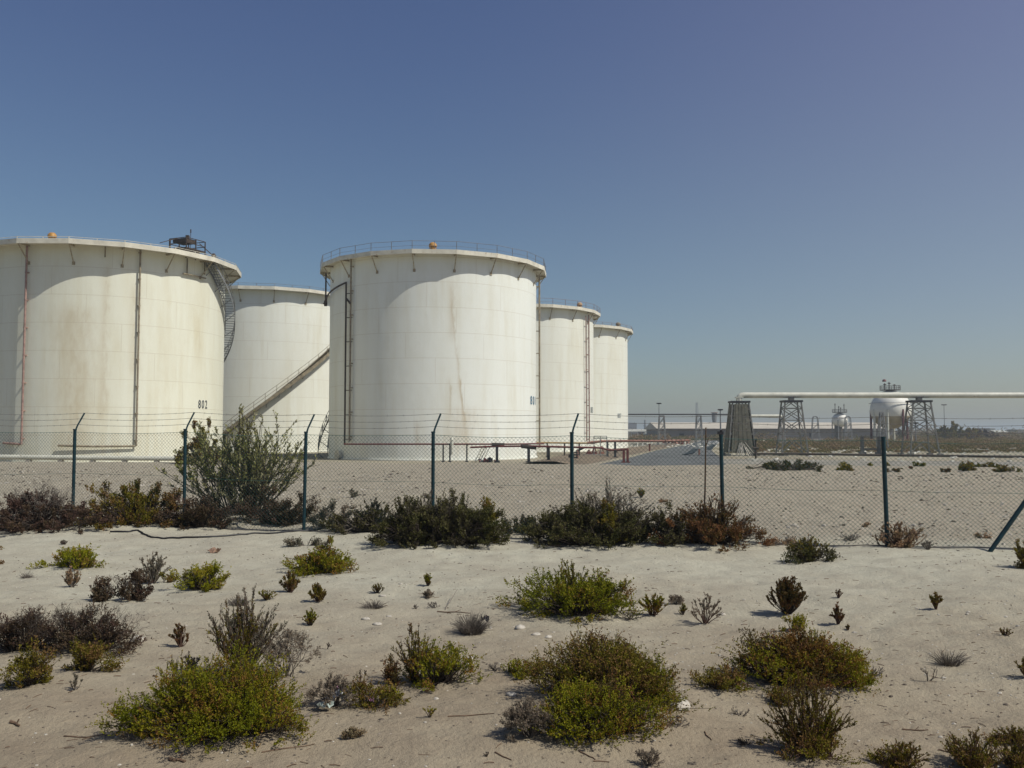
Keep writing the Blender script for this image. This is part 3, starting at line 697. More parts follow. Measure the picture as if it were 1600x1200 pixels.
# pipe bridge farther back
YB = 175.0
pts = [P(x, 647.5, YB) for x in (900, 1000, 1100, 1170)]
mb = MB(); mb.tube(pts, .12, 8); tag(mb.build('thin_pipe', M_DARK, smooth=True), 'thin dark elevated pipe behind the farthest tank', 'pipe')
mb = MB(); q = [P(1168, 650, YB - 3), P(1218, 650, YB - 3), P(1223, 651.5, YB - 3), P(1225, 657, YB - 3)]
mb.tube(q, .30, 10); tag(mb.build('thick_pipe', M_WHITEP, smooth=True), 'short white elevated pipe bending down between the first two trestle towers', 'pipe')
def trestle(px, topy, basey, w, label, Y=YB, taper=.6, mat=M_STEEL, arch=False, bar=.16, group='small pipe trestles in the distance'):
    m = Y / F; e = empty('pipe_trestle', (XatY(px, Y), Y, PLAIN), label, 'trestle', group)
    H = P(px, topy, Y).z - PLAIN; b = w / 2 * m; tt = b * taper
    if arch:
        H1_ = H - tt
        mb = MB()
        for sy in (-.4, .4):
            arc = [Vector((-b, sy, -.2))] + [Vector((-tt * math.cos(a), sy, H1_ + tt * math.sin(a))) for a in np.linspace(0, PI, 9)] + [Vector((b, sy, -.2))]
            mb.tube(arc, bar * .7, 6)
    else:
        for sx in (-1, 1):
            mb = MB()
            for sy in (-1, 1): mb.bar((sx * b, sy * b, -.2), (sx * tt, sy * tt, H), bar)
            mb.build('leg', mat, e)
        mb = MB(); mb.bar((-tt - .1, 0, H), (tt + .1, 0, H), bar * 1.6)
    nl = 4
    for i in range(1, nl):
        u = i / nl; x = b + (tt - b) * u; x2 = b + (tt - b) * (u + 1 / nl)
        for sy in (-1, 1):
            yv = sy * (x if not arch else .4); mb.bar((-x, yv, H * u * .95), (x, yv, H * u * .95), bar * .6)
            if i < nl - 1 or not arch: mb.bar((-x, yv, H * u * .95), (x2, yv, H * (u + 1 / nl) * .95), bar * .6)
    mb.build('bracing', mat, e)
trestle(1034, 650, 692, 12, 'small lattice trestle at the left end of the warehouse')
trestle(1092, 650, 690, 11, 'small lattice trestle in front of the warehouse left of the leaning stick')
trestle(1222, 655, 690, 9, 'narrow trestle under the bent end of the short white pipe', Y=172)
trestle(1274, 650.5, 690, 13, 'slim round-topped frame standing before the warehouse, left of the small sphere', Y=260, arch=True)
trestle(1325, 650.5, 690, 13, 'slim round-topped frame just right of the small sphere', Y=262, arch=True)
trestle(1378, 645, 690, 14, 'pale tapering trestle seen in front of the large sphere', Y=150, taper=.3)
# low rusty frame
e = empty('low_frame', (XatY(1361, 108), 108, PLAIN), 'low grey frame with two short columns at the foot of the overhead pipe', 'frame')
mb = MB()
for x in (-1.1, .9): mb.bar((x, 0, -.1), (x, 0, 2.2), .35); mb.box((x, 0, .15), (.7, .7, .5))
mb.bar((-1.1, 0, .75), (.9, 0, .75), .15); mb.bar((-1.3, 0, 2.2), (1.1, 0, 2.2), .12); mb.build('columns', M_GREYST, e)
# ------------------------------------------------------------------ spherical gas tanks
m_sph = shell_mat('white sphere paint', (.76, .74, .66), (.50, .42, .26), .3, 40.0)
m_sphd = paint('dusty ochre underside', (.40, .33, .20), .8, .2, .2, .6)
def sphere(px, py, rpx, Y, label, legs, legmat, low=-.35):
    m = Y / F; R = rpx * m; c = P(px, py, Y); e = empty('spherical_tank', (c.x, Y, PLAIN), label, 'spherical tank', 'spherical gas tanks on the plain'); cz = c.z - PLAIN
    mb = MB(); mb.lathe([(R * math.cos(a), cz + R * math.sin(a)) for a in np.linspace(-PI / 2 + .001, PI / 2 - .001, 40)], 64)
    mb.cm = 1; sh = mb.build('shell', m_sph, e, smooth=True)
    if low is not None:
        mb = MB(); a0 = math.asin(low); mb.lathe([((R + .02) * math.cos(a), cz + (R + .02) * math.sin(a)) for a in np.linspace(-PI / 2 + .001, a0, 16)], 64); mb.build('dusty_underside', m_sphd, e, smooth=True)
    for k in range(legs):
        a = 2 * PI * (k + .3) / legs; mb = MB(); mb.tube([(R * .97 * math.cos(a), R * .97 * math.sin(a), -.2), (R * .97 * math.cos(a), R * .97 * math.sin(a), cz)], .045 * R + .06, 10); mb.build('leg', legmat[k % len(legmat)], e, smooth=True)
    mb = MB()
    for k in range(legs):
        a, a2 = 2 * PI * (k + .3) / legs, 2 * PI * (k + 1.3) / legs; z = cz * .45
        mb.tube([pol(a, R * .97, .3), pol(a2, R * .97, cz * .62)], .035, 4); mb.tube([pol(a2, R * .97, .3), pol(a, R * .97, cz * .62)], .035, 4)
    mb.build('bracing', M_STEEL, e)
    mb = MB(); zt = cz + R; r2 = R * (.5 if R > 3 else .95)
    mb.lathe([(0, zt + .05), (r2, zt + .02), (r2, zt + .18), (0, zt + .15)], 24)
    for k in range(12):
        a = 2 * PI * k / 12; mb.bar(pol(a, r2, zt), pol(a, r2, zt + 1.1), .07)
    for zz in (.6, 1.1): mb.tube([pol(2 * PI * k / 24, r2, zt + zz) for k in range(25)], .04, 4, False)
    mb.build('top_platform', M_DRUST, e)
    mb = MB()
    q_ = 1 if R > 3 else .75
    for x, h in (((-.28, 1.7), (-.05, 2.0), (.22, 1.5)) if R > 3 else ((-.6, 4.2), (.62, 4.0), (-.1, 3.0), (.15, 2.4))):
        mb.tube([(x * R, 0, zt), (x * R, 0, zt + h * q_)], .12, 8); mb.tube([(x * R - .3 * q_, 0, zt + h * q_ * .85), (x * R + .35 * q_, 0, zt + h * q_ * .85)], .12 * q_, 8)
    mb.build('relief_valve', M_DRUST, e)
    mb = MB(); mb.lathe([(R * 1.0 + .02, cz + R * .33), (R * 1.05, cz + R * .33), (R * 1.05, cz + R * .33 + .06), (R + .02, cz + R * .33 + .06)], 48); 
    n = 22
    for r_ in (R + .15, R + .75): mb.tube([pol(-.9 + k * .09, r_ * (1 if k < 13 else math.cos((k - 13) * .12)), cz * .35 + (cz * .65 + R * .9) * k / n) for k in range(n + 1)], .05, 5)
    mb.build('access_stair', M_STEEL, e)
    return e, cz, R
eb, cz, R = sphere(1391.5, 640, 30, 215.0, 'large white gas sphere on red columns, partly behind the overhead pipe', 8, [paint('dark red column', (.13, .04, .04), .7, .2, .2, 2), M_WHITEP, M_WHITEP])
mb = MB(); mb.lathe([(0, .5), (.35, .4), (.5, 0), (.35, -.1), (0, -.1)], 12, (-R * .30, 0, cz + R + 2.2)); mb.build('warning_light', M_RED, eb)
es, cz2, R2 = sphere(1312, 656.5, 11.5, 300.0, 'small white gas sphere on a thick dark pedestal, left of the large one', 5, [M_STEEL], low=None)
mb = MB(); mb.tube([(-.5, 0, -.2), (-.5, 0, cz2 - R2 * .7)], 1.25, 20); mb.build('pedestal', paint('dark weathered pedestal', (.10, .09, .07), .8, .3, .3, 1), es, smooth=True)

# ------------------------------------------------------------------ red pipework
def stand(e, p, w, mat, base=True):
    g = PLAIN; mb = MB(); L = lambda q: Vector(q) - e.location
    mb.bar(L((p.x, p.y, g - .05)), L(p), w); 
    if base: mb.box(L((p.x, p.y, g + .05)), (w * 2.2, w * 2.2, .1))
    mb.build('pipe_support', mat, e)
Y0 = 84.0
e = pipe_run('fire_main', 'thin red pipe running along the foot of the large middle tank', [P(538, 694, 88.5), P(600, 694, 86), P(700, 694, 84.5), P(800, 694, 84.5), P(850, 693, 86)], .075, M_RED, cat='pipe')
for px in (692.5, 703, 729.5): stand(e, P(px, 694, 84.3), .13, M_DARK)
mb = MB(); q = P(706, 694, 84.2) - e.location; mb.tube([q - Vector((0, 0, 1.0)), q + Vector((0, 0, .35))], .15, 8); mb.lathe([(.2, 0), (.1, .3), (0, .35)], 8, q + Vector((0, 0, .35))); mb.build('hydrant', M_WHITEP, e, smooth=True)
e = pipe_run('product_pipe', 'dark red product pipe raised on short posts before the large tank', [P(735, 699, 83), P(776, 697.5, 83), P(830, 697, 82.5), P(880, 698.5, 82), P(930, 699.5, 82), P(940, 700, 82), P(950, 703, 82), P(962, 703.5, 82), P(982, 702, 82)], .085, M_RED, cat='pipe', flg=7)
for px, w in ((776.5, .24), (826, .26), (857, .26)): stand(e, P(px, 698, 82.6), w, M_DARK)
for px in (974.5, 980.5): stand(e, P(px, 702, 82), .2, M_RED)
mb = MB(); L = lambda q: q - e.location
mb.tube([L(P(768, 695, 83.1)), L(P(788, 695.5, 83.1))], .2, 10); mb.tube([L(P(815, 697, 82.6)), L(P(838, 699.5, 82.6))], .2, 10); mb.tube([L(P(962, 703, 82)), L(P(962, 707, 82))], .18, 8); mb.build('valve', M_DRUST, e)
e = pipe_run('red_header', 'fat red header pipe behind the brown bund, right of the row of tanks', [P(918, 692, 98), P(940, 689.5, 98), P(985, 689, 98), P(1040, 689, 98.0), P(1078, 688, 99)], .13, M_PINK, cat='pipe', flg=6)
for px in (949, 961): stand(e, P(px, 689.5, 98), .22, M_DARK)
e = pipe_run('foam_main', 'thin ochre pipe passing behind the red pipes at the tank feet', [P(838, 691.5, 99), P(880, 692, 99), P(930, 692.5, 99)], .09, paint('ochre pipe paint', (.42, .30, .12), .6, .25, .3, 3), cat='pipe')
for px in (855, 882, 905): stand(e, P(px, 692, 99), .16, M_DRUST)
# A-frame pumps on a slab
c = PL(930, 714.5); e = empty('pump_stand', c, 'white slab with red triangular pump stands on the brown bund', 'pump'); c.z = PLAIN + .28; e.location = c
m_ = c.y / F
mb = MB(); mb.box((0, 0, .0), (36 * m_, 1.0, .16)); mb.build('slab', M_CONC, e)
for i, px in enumerate((920, 928.5, 940)):
    x = (px - 930) * m_; h = .55 if i == 0 else .95; mb = MB(); mb.bar((x - .28, 0, .05), (x + (.02 if i < 2 else 0), 0, h), .14); mb.bar((x + .3, 0, .05), (x + .02, 0, h), .10); mb.box((x + .05, 0, .2), (.35, .3, .25)); mb.build('stand', M_RED if i < 2 else M_PINK, e)
# valve cluster by the post
c = PL(902, 720.5); e = empty('valve_cluster', Vector((c.x, c.y, float(gz(c.x, c.y)))), 'dark valves on a pink stand pipe at the edge of the bund', 'valve')
mb = MB(); mb.tube([(0, 0, 0), (0, 0, 1.05)], .12, 8); mb.build('stand_pipe', M_PINK, e, smooth=True)
mb = MB()
for z, r in ((.35, .22), (.62, .26), (.85, .2)): mb.lathe([(0, -.05), (r, -.05), (r, .05), (0, .05)], 12, (-.12, 0, z))
mb.tube([(-.1, 0, .95), (.35, 0, 1.15), (.65, 0, 1.3)], .1, 8); mb.tube([(.2, 0, 1.0), (.25, 0, 1.3)], .05, 6); mb.tube([(-.3, 0, .5), (-.8, 0, .5)], .06, 6); mb.tube([(-.75, 0, .35), (-.75, 0, .65)], .1, 8); mb.build('valve', M_DARK, e)
# white railing
c = Vector((XatY(938, 96), 96, PLAIN)); e = empty('railing', c, 'small pale step-over railing behind the red header pipe', 'railing'); m_ = 96 / F
mb = MB(); x0, x1 = -10 * m_, 10 * m_; za, zb = P(938, 681.5, 96).z - PLAIN, P(938, 685, 96).z - PLAIN
for z in (za, zb): mb.tube([(x0, 0, z), (x1, 0, z)], .04, 6)
for x in (x0, 0, x1): mb.tube([(x, 0, -.05), (x, 0, za)], .04, 6)
mb.build('frame', M_STEEL, e)
# diagonal white handrails over the pipes
e = empty('stile', Vector((XatY(750, 83.5), 83.5, PLAIN)), 'white slanting stair rails stepping over the pipes at the large tank', 'steps'); mb = MB()
for i, px in enumerate((742, 746, 750, 754)):
    a = P(px, 721, 83.5) - e.location; b2 = P(px + 11, 699, 83.5) - e.location; a.y = b2.y = (i % 2) * .8; mb.tube([a, b2], .045, 6)
for k in range(5):
    u = k / 4; a = (P(744, 720, 83.5) - e.location).lerp(P(755, 701, 83.5) - e.location, u); mb.box((a.x, .4, a.z), (.28, .8, .04))
mb.build('handrail', M_WHITEP, e)
# heap of valves and scrap
def heap(name, label, cat, px, py, w, h, mats, seed, n=14, ymul=.6):
    r = random.Random(seed); c = G(px, py); m = c.y / F; e = empty(name, c, label, cat); W_, H_ = w * m, h * m
    for mi, mt in enumerate(mats):
        mb = MB()
        for i in range(n // len(mats)):
            x = r.uniform(-W_ / 2, W_ / 2); hh = H_ * (1 - (abs(x) / W_ * 1.6) ** 2) * r.uniform(.35, 1); p = Vector((x, r.uniform(-.3, .3) * ymul, 0))
            q = Vector((x + r.uniform(-.3, .3), r.uniform(-.3, .3), max(.12, hh)))
            if r.random() < .6: mb.tube([p, q], r.uniform(.05, .13) * max(1, m * 11), 8)
            else: mb.box((p + q) / 2, (r.uniform(.2, .5) * max(1, m * 11), r.uniform(.2, .4), max(.15, hh * .8)), rz=r.uniform(0, 3))
        mb.build(['scrap_piece', 'valve', 'fitting'][mi % 3], mt, e)
    return e
heap('scrap_heap', 'dark and red heap of fittings on the ground before the large tank', 'scrap heap', 762, 722.5, 26, 9, [M_DARK, M_RED, M_STEEL], 5, 15)
heap('valve_heap', 'rusty valve heap at the foot of the leftmost tank by the frame edge', 'valves', 12, 712, 26, 18, [M_DRUST, M_TAN, M_STEEL], 8, 15)
heap('pipe_heap', 'faded red heap of pipe fittings beside the grey road', 'scrap heap', 1056, 694.5, 42, 9, [M_PINK, M_RED, M_WHITEP, M_PINK], 11, 52, 3)
# white blocks along the bund
bl = bpy.data.meshes; rb = random.Random(9); proto = None
M_BLK = paint('whitewashed block', (.58, .56, .48), .9, .2, .15, 2)
pxs = [(987, 696), (993, 697), (1001, 696.5), (1008, 695.5), (1014, 697.5), (1021, 696.5), (1028, 696), (1035, 697), (1085, 690.5), (1092, 690), (1098, 689.5)]
for i, (px, py) in enumerate(pxs):
    c = PL(px, py); mb = MB(); s_ = rb.uniform(.35, .6); mb.box((0, 0, s_ * .5), (s_ * 1.6, s_ * 1.1, s_), rz=rb.uniform(-.4, .4)); mb.box((.05, 0, s_ * .9), (s_ * .9, s_ * .7, s_ * .4), rz=rb.uniform(-.5, .5))
    o = mb.build('concrete_block', M_BLK); o.location = (c.x, c.y, PLAIN - .02); tag(o, 'whitish broken block in the row along the far edge of the brown bund' if i < 8 else 'whitish broken block in the short row beside the far end of the road', 'block', 'whitish blocks along the bund' if i < 8 else 'whitish blocks beside the road end')
e = empty('marker_post', PL(1015, 705), 'reddish marker post standing alone on the brown bund', 'post'); mb = MB(); mb.bar((0, 0, -.1), (0, 0, .95), .2); mb.box((0, 0, .98), (.34, .34, .16)); mb.build('post_shaft', M_RED, e)
# tilted dark sheet beside the road
c = PL(1072, 711); e = empty('tilted_sheet', c, 'dark sheet tilted up beside the grey road on a pinkish prop', 'sheet'); m_ = c.y / F
mb = MB(); mb.add([(-8 * m_, -.6, .05), (9 * m_, -.9, .25), (22 * m_, .6, 9.5 * m_), (16 * m_, 1.6, 10 * m_), (4 * m_, 1.0, 4 * m_), (-8 * m_, -.6, .0), (9 * m_, -.9, .19), (22 * m_, .6, 9 * m_), (16 * m_, 1.6, 9.5 * m_), (4 * m_, 1.0, 3.5 * m_)], [(0, 1, 2, 3, 4), (9, 8, 7, 6, 5), (0, 5, 6, 1), (1, 6, 7, 2), (2, 7, 8, 3), (3, 8, 9, 4), (4, 9, 5, 0)])
mb.build('sheet_panel', paint('dark slate sheet', (.05, .065, .07), .7, .3, 0, 1), e)
mb = MB(); mb.bar((22 * m_, .55, -.1), (22 * m_, .55, 9 * m_), .2); mb.build('prop', M_PINK, e)
c = PL(1110, 703); mb = MB(); m_ = c.y / F; mb.add([(-8 * m_, 0, .02), (0, -.6, .1), (10 * m_, .4, .8), (4 * m_, 1.2, .9)], [(0, 1, 2, 3)]); mb.add([(-8 * m_, 0, -.03), (0, -.6, .04), (10 * m_, .4, .74), (4 * m_, 1.2, .84)], [(3, 2, 1, 0)])
o = mb.build('fallen_sheet', _mc['dark slate sheet']); o.location = c; tag(o, 'smaller dark sheet lying just right of the tilted one', 'sheet')

# ------------------------------------------------------------------ far buildings and things
YW = 326.0
def wx(px, Y=YW): return XatY(px, Y)
e = empty('warehouse', (wx(1200), YW, PLAIN), 'long low warehouse with a pale sloping roof beyond the plain', 'warehouse')
x0, x1 = wx(1028) - wx(1200), wx(1395) - wx(1200); ze = P(1200, 669.5, YW).z - PLAIN; zr = P(1200, 660, YW + 14).z - PLAIN
mb = MB(); mb.box(((x0 + x1) / 2, 14, ze / 2), (x1 - x0, 28, ze)); mb.build('wall', paint('mauve grey cladding', (.20, .18, .165), .8, .1, 0, .3), e)
mb = MB(); mb.add([(x0 - .6, -.8, ze), (x1 + .6, -.8, ze), (x1 + .6, 14, zr), (x0 - .6, 14, zr), (x0 - .6, 28.8, ze), (x1 + .6, 28.8, ze), (x0 - .6, -.8, ze - .3), (x1 + .6, -.8, ze - .3), (x0 - .6, 28.8, ze - .3), (x1 + .6, 28.8, ze - .3)], [(0, 1, 2, 3), (3, 2, 5, 4), (6, 7, 1, 0), (0, 3, 4, 8, 6), (1, 7, 9, 5, 2)])
mb.build('roof', paint('cream sheet roof', (.50, .45, .36), .8, .1, 0, .3), e)
mb = MB(); mb.box(((x0 + x1) / 2, -.95, ze - .25), (x1 - x0 + 1.4, .12, .35)); mb.build('gutter', M_DRUST, e)
for px, w, h in ((1065, 7, 4), (1190, 8, 4), (1256, 3, 3), (1266, 3, 6)):
    mb = MB(); m_ = YW / F; mb.box((wx(px) - wx(1200), -.06, ze * .42), (w * m_, .2, h * m_)); mb.box((wx(px) - wx(1200), -.18, ze * .42 + h * m_ / 2), (w * m_ + .3, .3, .15)); mb.build('doorway', M_DARK, e)
def pole(px, topy, basey, Y, label, arm=3, mat=M_STEEL, r=.14):
    e = empty('light_pole', (XatY(px, Y), Y, PLAIN), label, 'light pole', 'tall light poles in the distance'); H = P(px, topy, Y).z - PLAIN; mb = MB(); mb.tube([(0, 0, -.2), (0, 0, H)], r * 1.3, 8, r2=r * .8); mb.build('pole', mat, e)
    mb = MB(); m_ = Y / F; mb.bar((-arm * m_, 0, H), (arm * m_, 0, H), .28, .2)
    for s_ in (-1, -.4, .4, 1): mb.box((s_ * arm * m_ * .9, 0, H + .15), (.7, .4, .35))
    mb.build('lamp_head', M_DRUST, e)
pole(1030, 631, 690, 300, 'tall light pole above the left end of the warehouse', 2.5)
pole(1126, 641, 690, 240, 'light pole with a flat head left of the clad tower', 2.2, r=.2)
pole(1476, 633, 676, 380, 'tall light pole rising behind the green tree on the right', 3)
pole(1431, 662, 690, 200, 'short lamp pole seen through the lattice tower by the sphere', 1.5)
e = empty('water_tower', (XatY(1116.5, 420), 420, PLAIN), 'small grey stand tank rising behind the warehouse roof', 'tower'); H = P(1116, 645, 420).z - PLAIN
mb = MB(); mb.tube([(0, 0, 0), (0, 0, H - 5)], .5, 10); mb.lathe([(0, -5.2), (.8, -5), (1.2, -2.6), (1.2, 0), (0, .3)], 16, (0, 0, H)); mb.build('tank_head', M_STEEL, e, smooth=True)
mb = MB(); mb.lathe([(1.25, 0), (1.7, 0), (1.7, .2), (1.25, .2)], 16, (0, 0, H)); mb.build('rim', M_PINK, e)
e = empty('radio_mast', (XatY(1089, 900), 900, PLAIN), 'faint lattice mast on the skyline above the warehouse', 'mast'); H = P(1089, 629, 900).z - PLAIN; mb = MB()
for a in range(3):
    mb.bar(pol(a * 2.09, 2.2, 0), pol(a * 2.09, 1.0, H), .35)
    for k in range(12): mb.bar(pol(a * 2.09, 2.2 - .1 * k, H * k / 12), pol((a + 1) * 2.09, 2.1 - .1 * k, H * (k + 1) / 12), .2)
mb.build('lattice', M_STEEL, e)
# cars
def car(px, py, label, col, s=1.0, rz=0):
    c = PL(px, py); e = empty('parked_car', c, label, 'car', 'cars parked on the far plain', rz); mb = MB()
    prof = [(-2.2, .35), (-2.2, .85), (-1.9, .95), (-1.3, 1.45), (.4, 1.48), (1.1, .98), (2.1, .85), (2.25, .35)]
    n = len(prof); vs = [(x * s, -.85 * s, z * s) for x, z in prof] + [(x * s, .85 * s, z * s) for x, z in prof]
    mb.add(vs, [tuple(range(n)), tuple(range(n, 2 * n))[::-1]] + [(i, n + i, n + (i + 1) % n, (i + 1) % n) for i in range(n)]); mb.build('body', col, e)
    mb = MB(); wv = [(-1.65, .95), (-1.2, 1.38), (.3, 1.4), (.85, 1.0)]; mb.add([(x * s, -.87 * s, z * s) for x, z in wv], [(0, 1, 2, 3)]); mb.add([(x * s, .87 * s, z * s) for x, z in wv], [(3, 2, 1, 0)]); mb.build('window', M_BLACK, e)
    for x in (-1.4, 1.4):
        for y in (-.8, .8): mb = MB(); mb.tube([(x * s, (y - .1) * s, .33 * s), (x * s, (y + .1) * s, .33 * s)], .33 * s, 12); mb.build('wheel', M_BLACK, e)
mw = paint('white car paint', (.7, .7, .68), .35, .03); md = paint('dark car paint', (.05, .05, .07), .4, .03); mbu = paint('blue car paint', (.06, .10, .25), .4, .03)
car(1329, 684.5, 'white car on the plain between the two gas spheres', mw, 1.1); car(1298, 685, 'blue car on the plain just left of the small sphere', mbu, .8, 1.2)
car(1545, 686, 'pale car parked in front of the faint houses on the right', mw, 1.1); car(1568, 687, 'dark car rightmost on the far plain', md, 1.1)
car(1043, 687, 'dark car parked before the left part of the warehouse', md, 1.0); car(1062, 687, 'white car parked before the left part of the warehouse', mw, .9)
# faint buildings
def building(name, px, py, w, h, Y, label, mat, cat='building', roof='flat', nwin=4, group=None):
    m = Y / F; x = XatY(px, Y); e = empty(name, (x, Y, PLAIN), label, cat, group); W_ = w * m; zt = P(px, py - h, Y).z - PLAIN
    mb = MB(); mb.box((0, 6, zt / 2), (W_, 12, zt)); mb.build('wall', mat, e)
    mb = MB()
    if roof == 'flat': mb.box((0, 6, zt + .2), (W_ + .5, 12.5, .4))
    elif roof == 'dome': mb.lathe([(W_ * .5 * math.cos(a), zt + W_ * .2 * math.sin(a)) for a in np.linspace(0, PI / 2 - .01, 8)], 20, (0, 6, 0))
    else: mb.add([(-W_ / 2 - .4, -.5, zt), (W_ / 2 + .4, -.5, zt), (W_ / 2 + .4, 12.5, zt), (-W_ / 2 - .4, 12.5, zt), (-W_ / 2 - .4, 6, zt * 1.35), (W_ / 2 + .4, 6, zt * 1.35)], [(0, 1, 5, 4), (2, 3, 4, 5), (0, 4, 3), (1, 2, 5)])
    mb.build('roof', mat if roof == 'flat' else M_WHITEP, e)
    for i in range(nwin):
        xx = -W_ / 2 + W_ * (i + .5) / nwin; mb = MB(); mb.box((xx, -.03, zt * .55), (W_ / nwin * .4, .12, zt * .3)); mb.build('window', M_DRUST, e)
    return e
mg1 = paint('grey distant wall', (.16, .15, .16), .9, .1); mg2 = paint('white distant wall', (.42, .41, .39), .9, .1); mg3 = paint('tan distant wall', (.26, .22, .18), .9, .1)
building('storage_shed', 990, 682, 14, 8, 420, 'white shed right beside the farthest tank on the skyline', mg2, 'shed', 'gable')
building('storage_shed', 1003, 684, 24, 10, 460, 'wide grey shed between the farthest tank and the warehouse', mg1, 'shed', 'gable')
building('storage_shed', 1017, 684, 10, 6, 400, 'small white shed just left of the warehouse end', mg2, 'shed', 'gable')
building('office_block', 1022, 682, 12, 17, 700, 'pale box-like building peeking over the warehouse left end', mg2, 'building', 'flat')
building('office_block', 988, 682, 14, 20, 900, 'faint grey block on the skyline next to the farthest tank', mg1, 'building', 'flat')
e = empty('chimney', (XatY(1008, 800), 800, PLAIN), 'thin faint chimney on the skyline left of the warehouse', 'chimney'); mb = MB(); mb.tube([(0, 0, 0), (0, 0, P(1008, 656, 800).z - PLAIN)], 1.3, 12, r2=.8); mb.tube([(0, 0, 8), (0, 0, 8.5)], 1.6, 12); mb.build('stack', M_STEEL, e)
rr = random.Random(12)
hl = ['low tan house on the right skyline, nearest the green tree', 'white domed house on the right skyline', 'grey flat house on the right skyline with a taller neighbour', 'tallest pale house on the right skyline', 'long grey building on the right skyline', 'small white house near the right frame edge', 'tan block cut by the right frame edge']
for i, (px, w, h) in enumerate(((1518, 10, 7), (1530, 7, 10), (1541, 8, 8), (1551, 7, 13), (1566, 18, 8), (1582, 8, 9), (1597, 14, 11))):
    building('house', px, 683, w, h, 560 + rr.uniform(-50, 120), hl[i], (mg3, mg2, mg1, mg2, mg1, mg2, mg3)[i], 'house', ('flat', 'dome', 'flat', 'flat', 'gable', 'flat', 'flat')[i], 3, 'houses on the right skyline')
# ------------------------------------------------------------------ vegetation
def leafmat(name, a, b2, c, d=None):
    """a,b2: two greens; c: dry colour, chosen per leaf by its own tone (0 fresh .. 1 dry)"""
    m, t, bs_ = newmat(name); at = N(t, 'Attribute', attribute_name='tone')
    stops = [(0, a), (.45, b2), (.72, c), (1, d or tuple(x * 1.3 for x in c))]
    col = ramp(t, at.outputs['Fac'], stops)
    t.links.new(col, bs_.inputs['Base Color']); bs_.inputs['Roughness'].default_value = .6; bs_.inputs['Specular IOR Level'].default_value = .08
    tr = N(t, 'BsdfTranslucent'); t.links.new(col, tr.inputs[0]); mx = N(t, 'MixShader'); mx.inputs[0].default_value = .22
    out = [n for n in t.nodes if n.type == 'OUTPUT_MATERIAL'][0]
    t.links.new(bs_.outputs[0], mx.inputs[1]); t.links.new(tr.outputs[0], mx.inputs[2]); t.links.new(mx.outputs[0], out.inputs[0])
    return m
LM = dict(scrub=leafmat('dusty scrub leaves', (.13, .12, .04), (.19, .155, .06), (.22, .15, .085)),
    green=leafmat('fleshy green leaves', (.125, .140, .008), (.205, .190, .010), (.19, .10, .025)),
    lime=leafmat('yellow green leaves', (.17, .18, .008), (.25, .22, .012), (.23, .14, .04)),
    olive=leafmat('olive leaves', (.11, .105, .010), (.18, .145, .018), (.15, .085, .032)),
    dark=leafmat('dark grey green leaves', (.055, .060, .018), (.105, .095, .032), (.06, .05, .035)),
    brown=leafmat('brown purple leaves', (.065, .05, .028), (.105, .07, .042), (.085, .05, .038)),
    rust=leafmat('reddish brown leaves', (.075, .065, .016), (.12, .08, .025), (.15, .07, .03)),
    grey=leafmat('grey dry leaves', (.13, .13, .09), (.19, .17, .12), (.20, .155, .11)),
    tan=leafmat('tan dry leaves', (.20, .17, .09), (.30, .22, .13), (.34, .22, .13)),
    willow=leafmat('grey green willow leaves', (.17, .19, .05), (.28, .27, .10), (.30, .28, .16)))
SM = dict(d=paint('dark brown twigs', (.055, .04, .03), .9, .3, 0, 30), g=paint('grey twigs', (.16, .135, .11), .9, .3, 0, 30), r=paint('reddish twigs', (.13, .075, .055), .9, .3, 0, 30))
def mk(name, V, Fq, mat, parent, tone=None, extra=None):
    me = bpy.data.meshes.new(name); me.vertices.add(len(V)); me.vertices.foreach_set('co', V.astype(np.float32).ravel())
    k = Fq.shape[1]; me.loops.add(Fq.size); me.loops.foreach_set('vertex_index', Fq.astype(np.int32).ravel())
    me.polygons.add(len(Fq)); me.polygons.foreach_set('loop_start', np.arange(0, Fq.size, k, dtype=np.int32)); me.update(calc_edges=True)
    if tone is not None:
        a = me.attributes.new('tone', 'FLOAT', 'POINT'); a.data.foreach_set('value', tone.astype(np.float32))
    me.materials.append(mat); o = bpy.data.objects.new(name, me); COL.objects.link(o)
    if parent: o.parent = parent
    return o
def unit(v): return v / np.maximum(np.linalg.norm(v, axis=-1, keepdims=True), 1e-9)
def leaves(rg, P0, D, Ls, nl, ll, lw, tone, spread=.8):
    """rows of small leaves up the last part of sprigs that end at P0 with direction D"""
    n = len(P0); P0 = np.repeat(P0, nl, 0); D_ = np.repeat(D, nl, 0); tn = np.repeat(tone, nl)
    t = rg.random(n * nl)[:, None]; base = P0 - D_ * Ls * t
    r = unit(rg.normal(size=(n * nl, 3))); side = unit(np.cross(D_, r)); ld = unit(D_ * (.55 + .5 * rg.random((n * nl, 1))) + side * spread)
    nrm = unit(np.cross(ld, unit(rg.normal(size=(n * nl, 3)))))
    L = ll * (.6 + .8 * rg.random((n * nl, 1))); w = lw * (.7 + .6 * rg.random((n * nl, 1)))
    a = base; c = base + ld * L; m = base + ld * L * .55
    V = np.stack([a, m + nrm * w / 2, c, m - nrm * w / 2], 1).reshape(-1, 3)
    F_ = np.arange(len(V)).reshape(-1, 4); tt = np.clip(tn + rg.normal(size=n * nl) * .12, 0, 1)
    return V, F_, np.repeat(tt, 4)
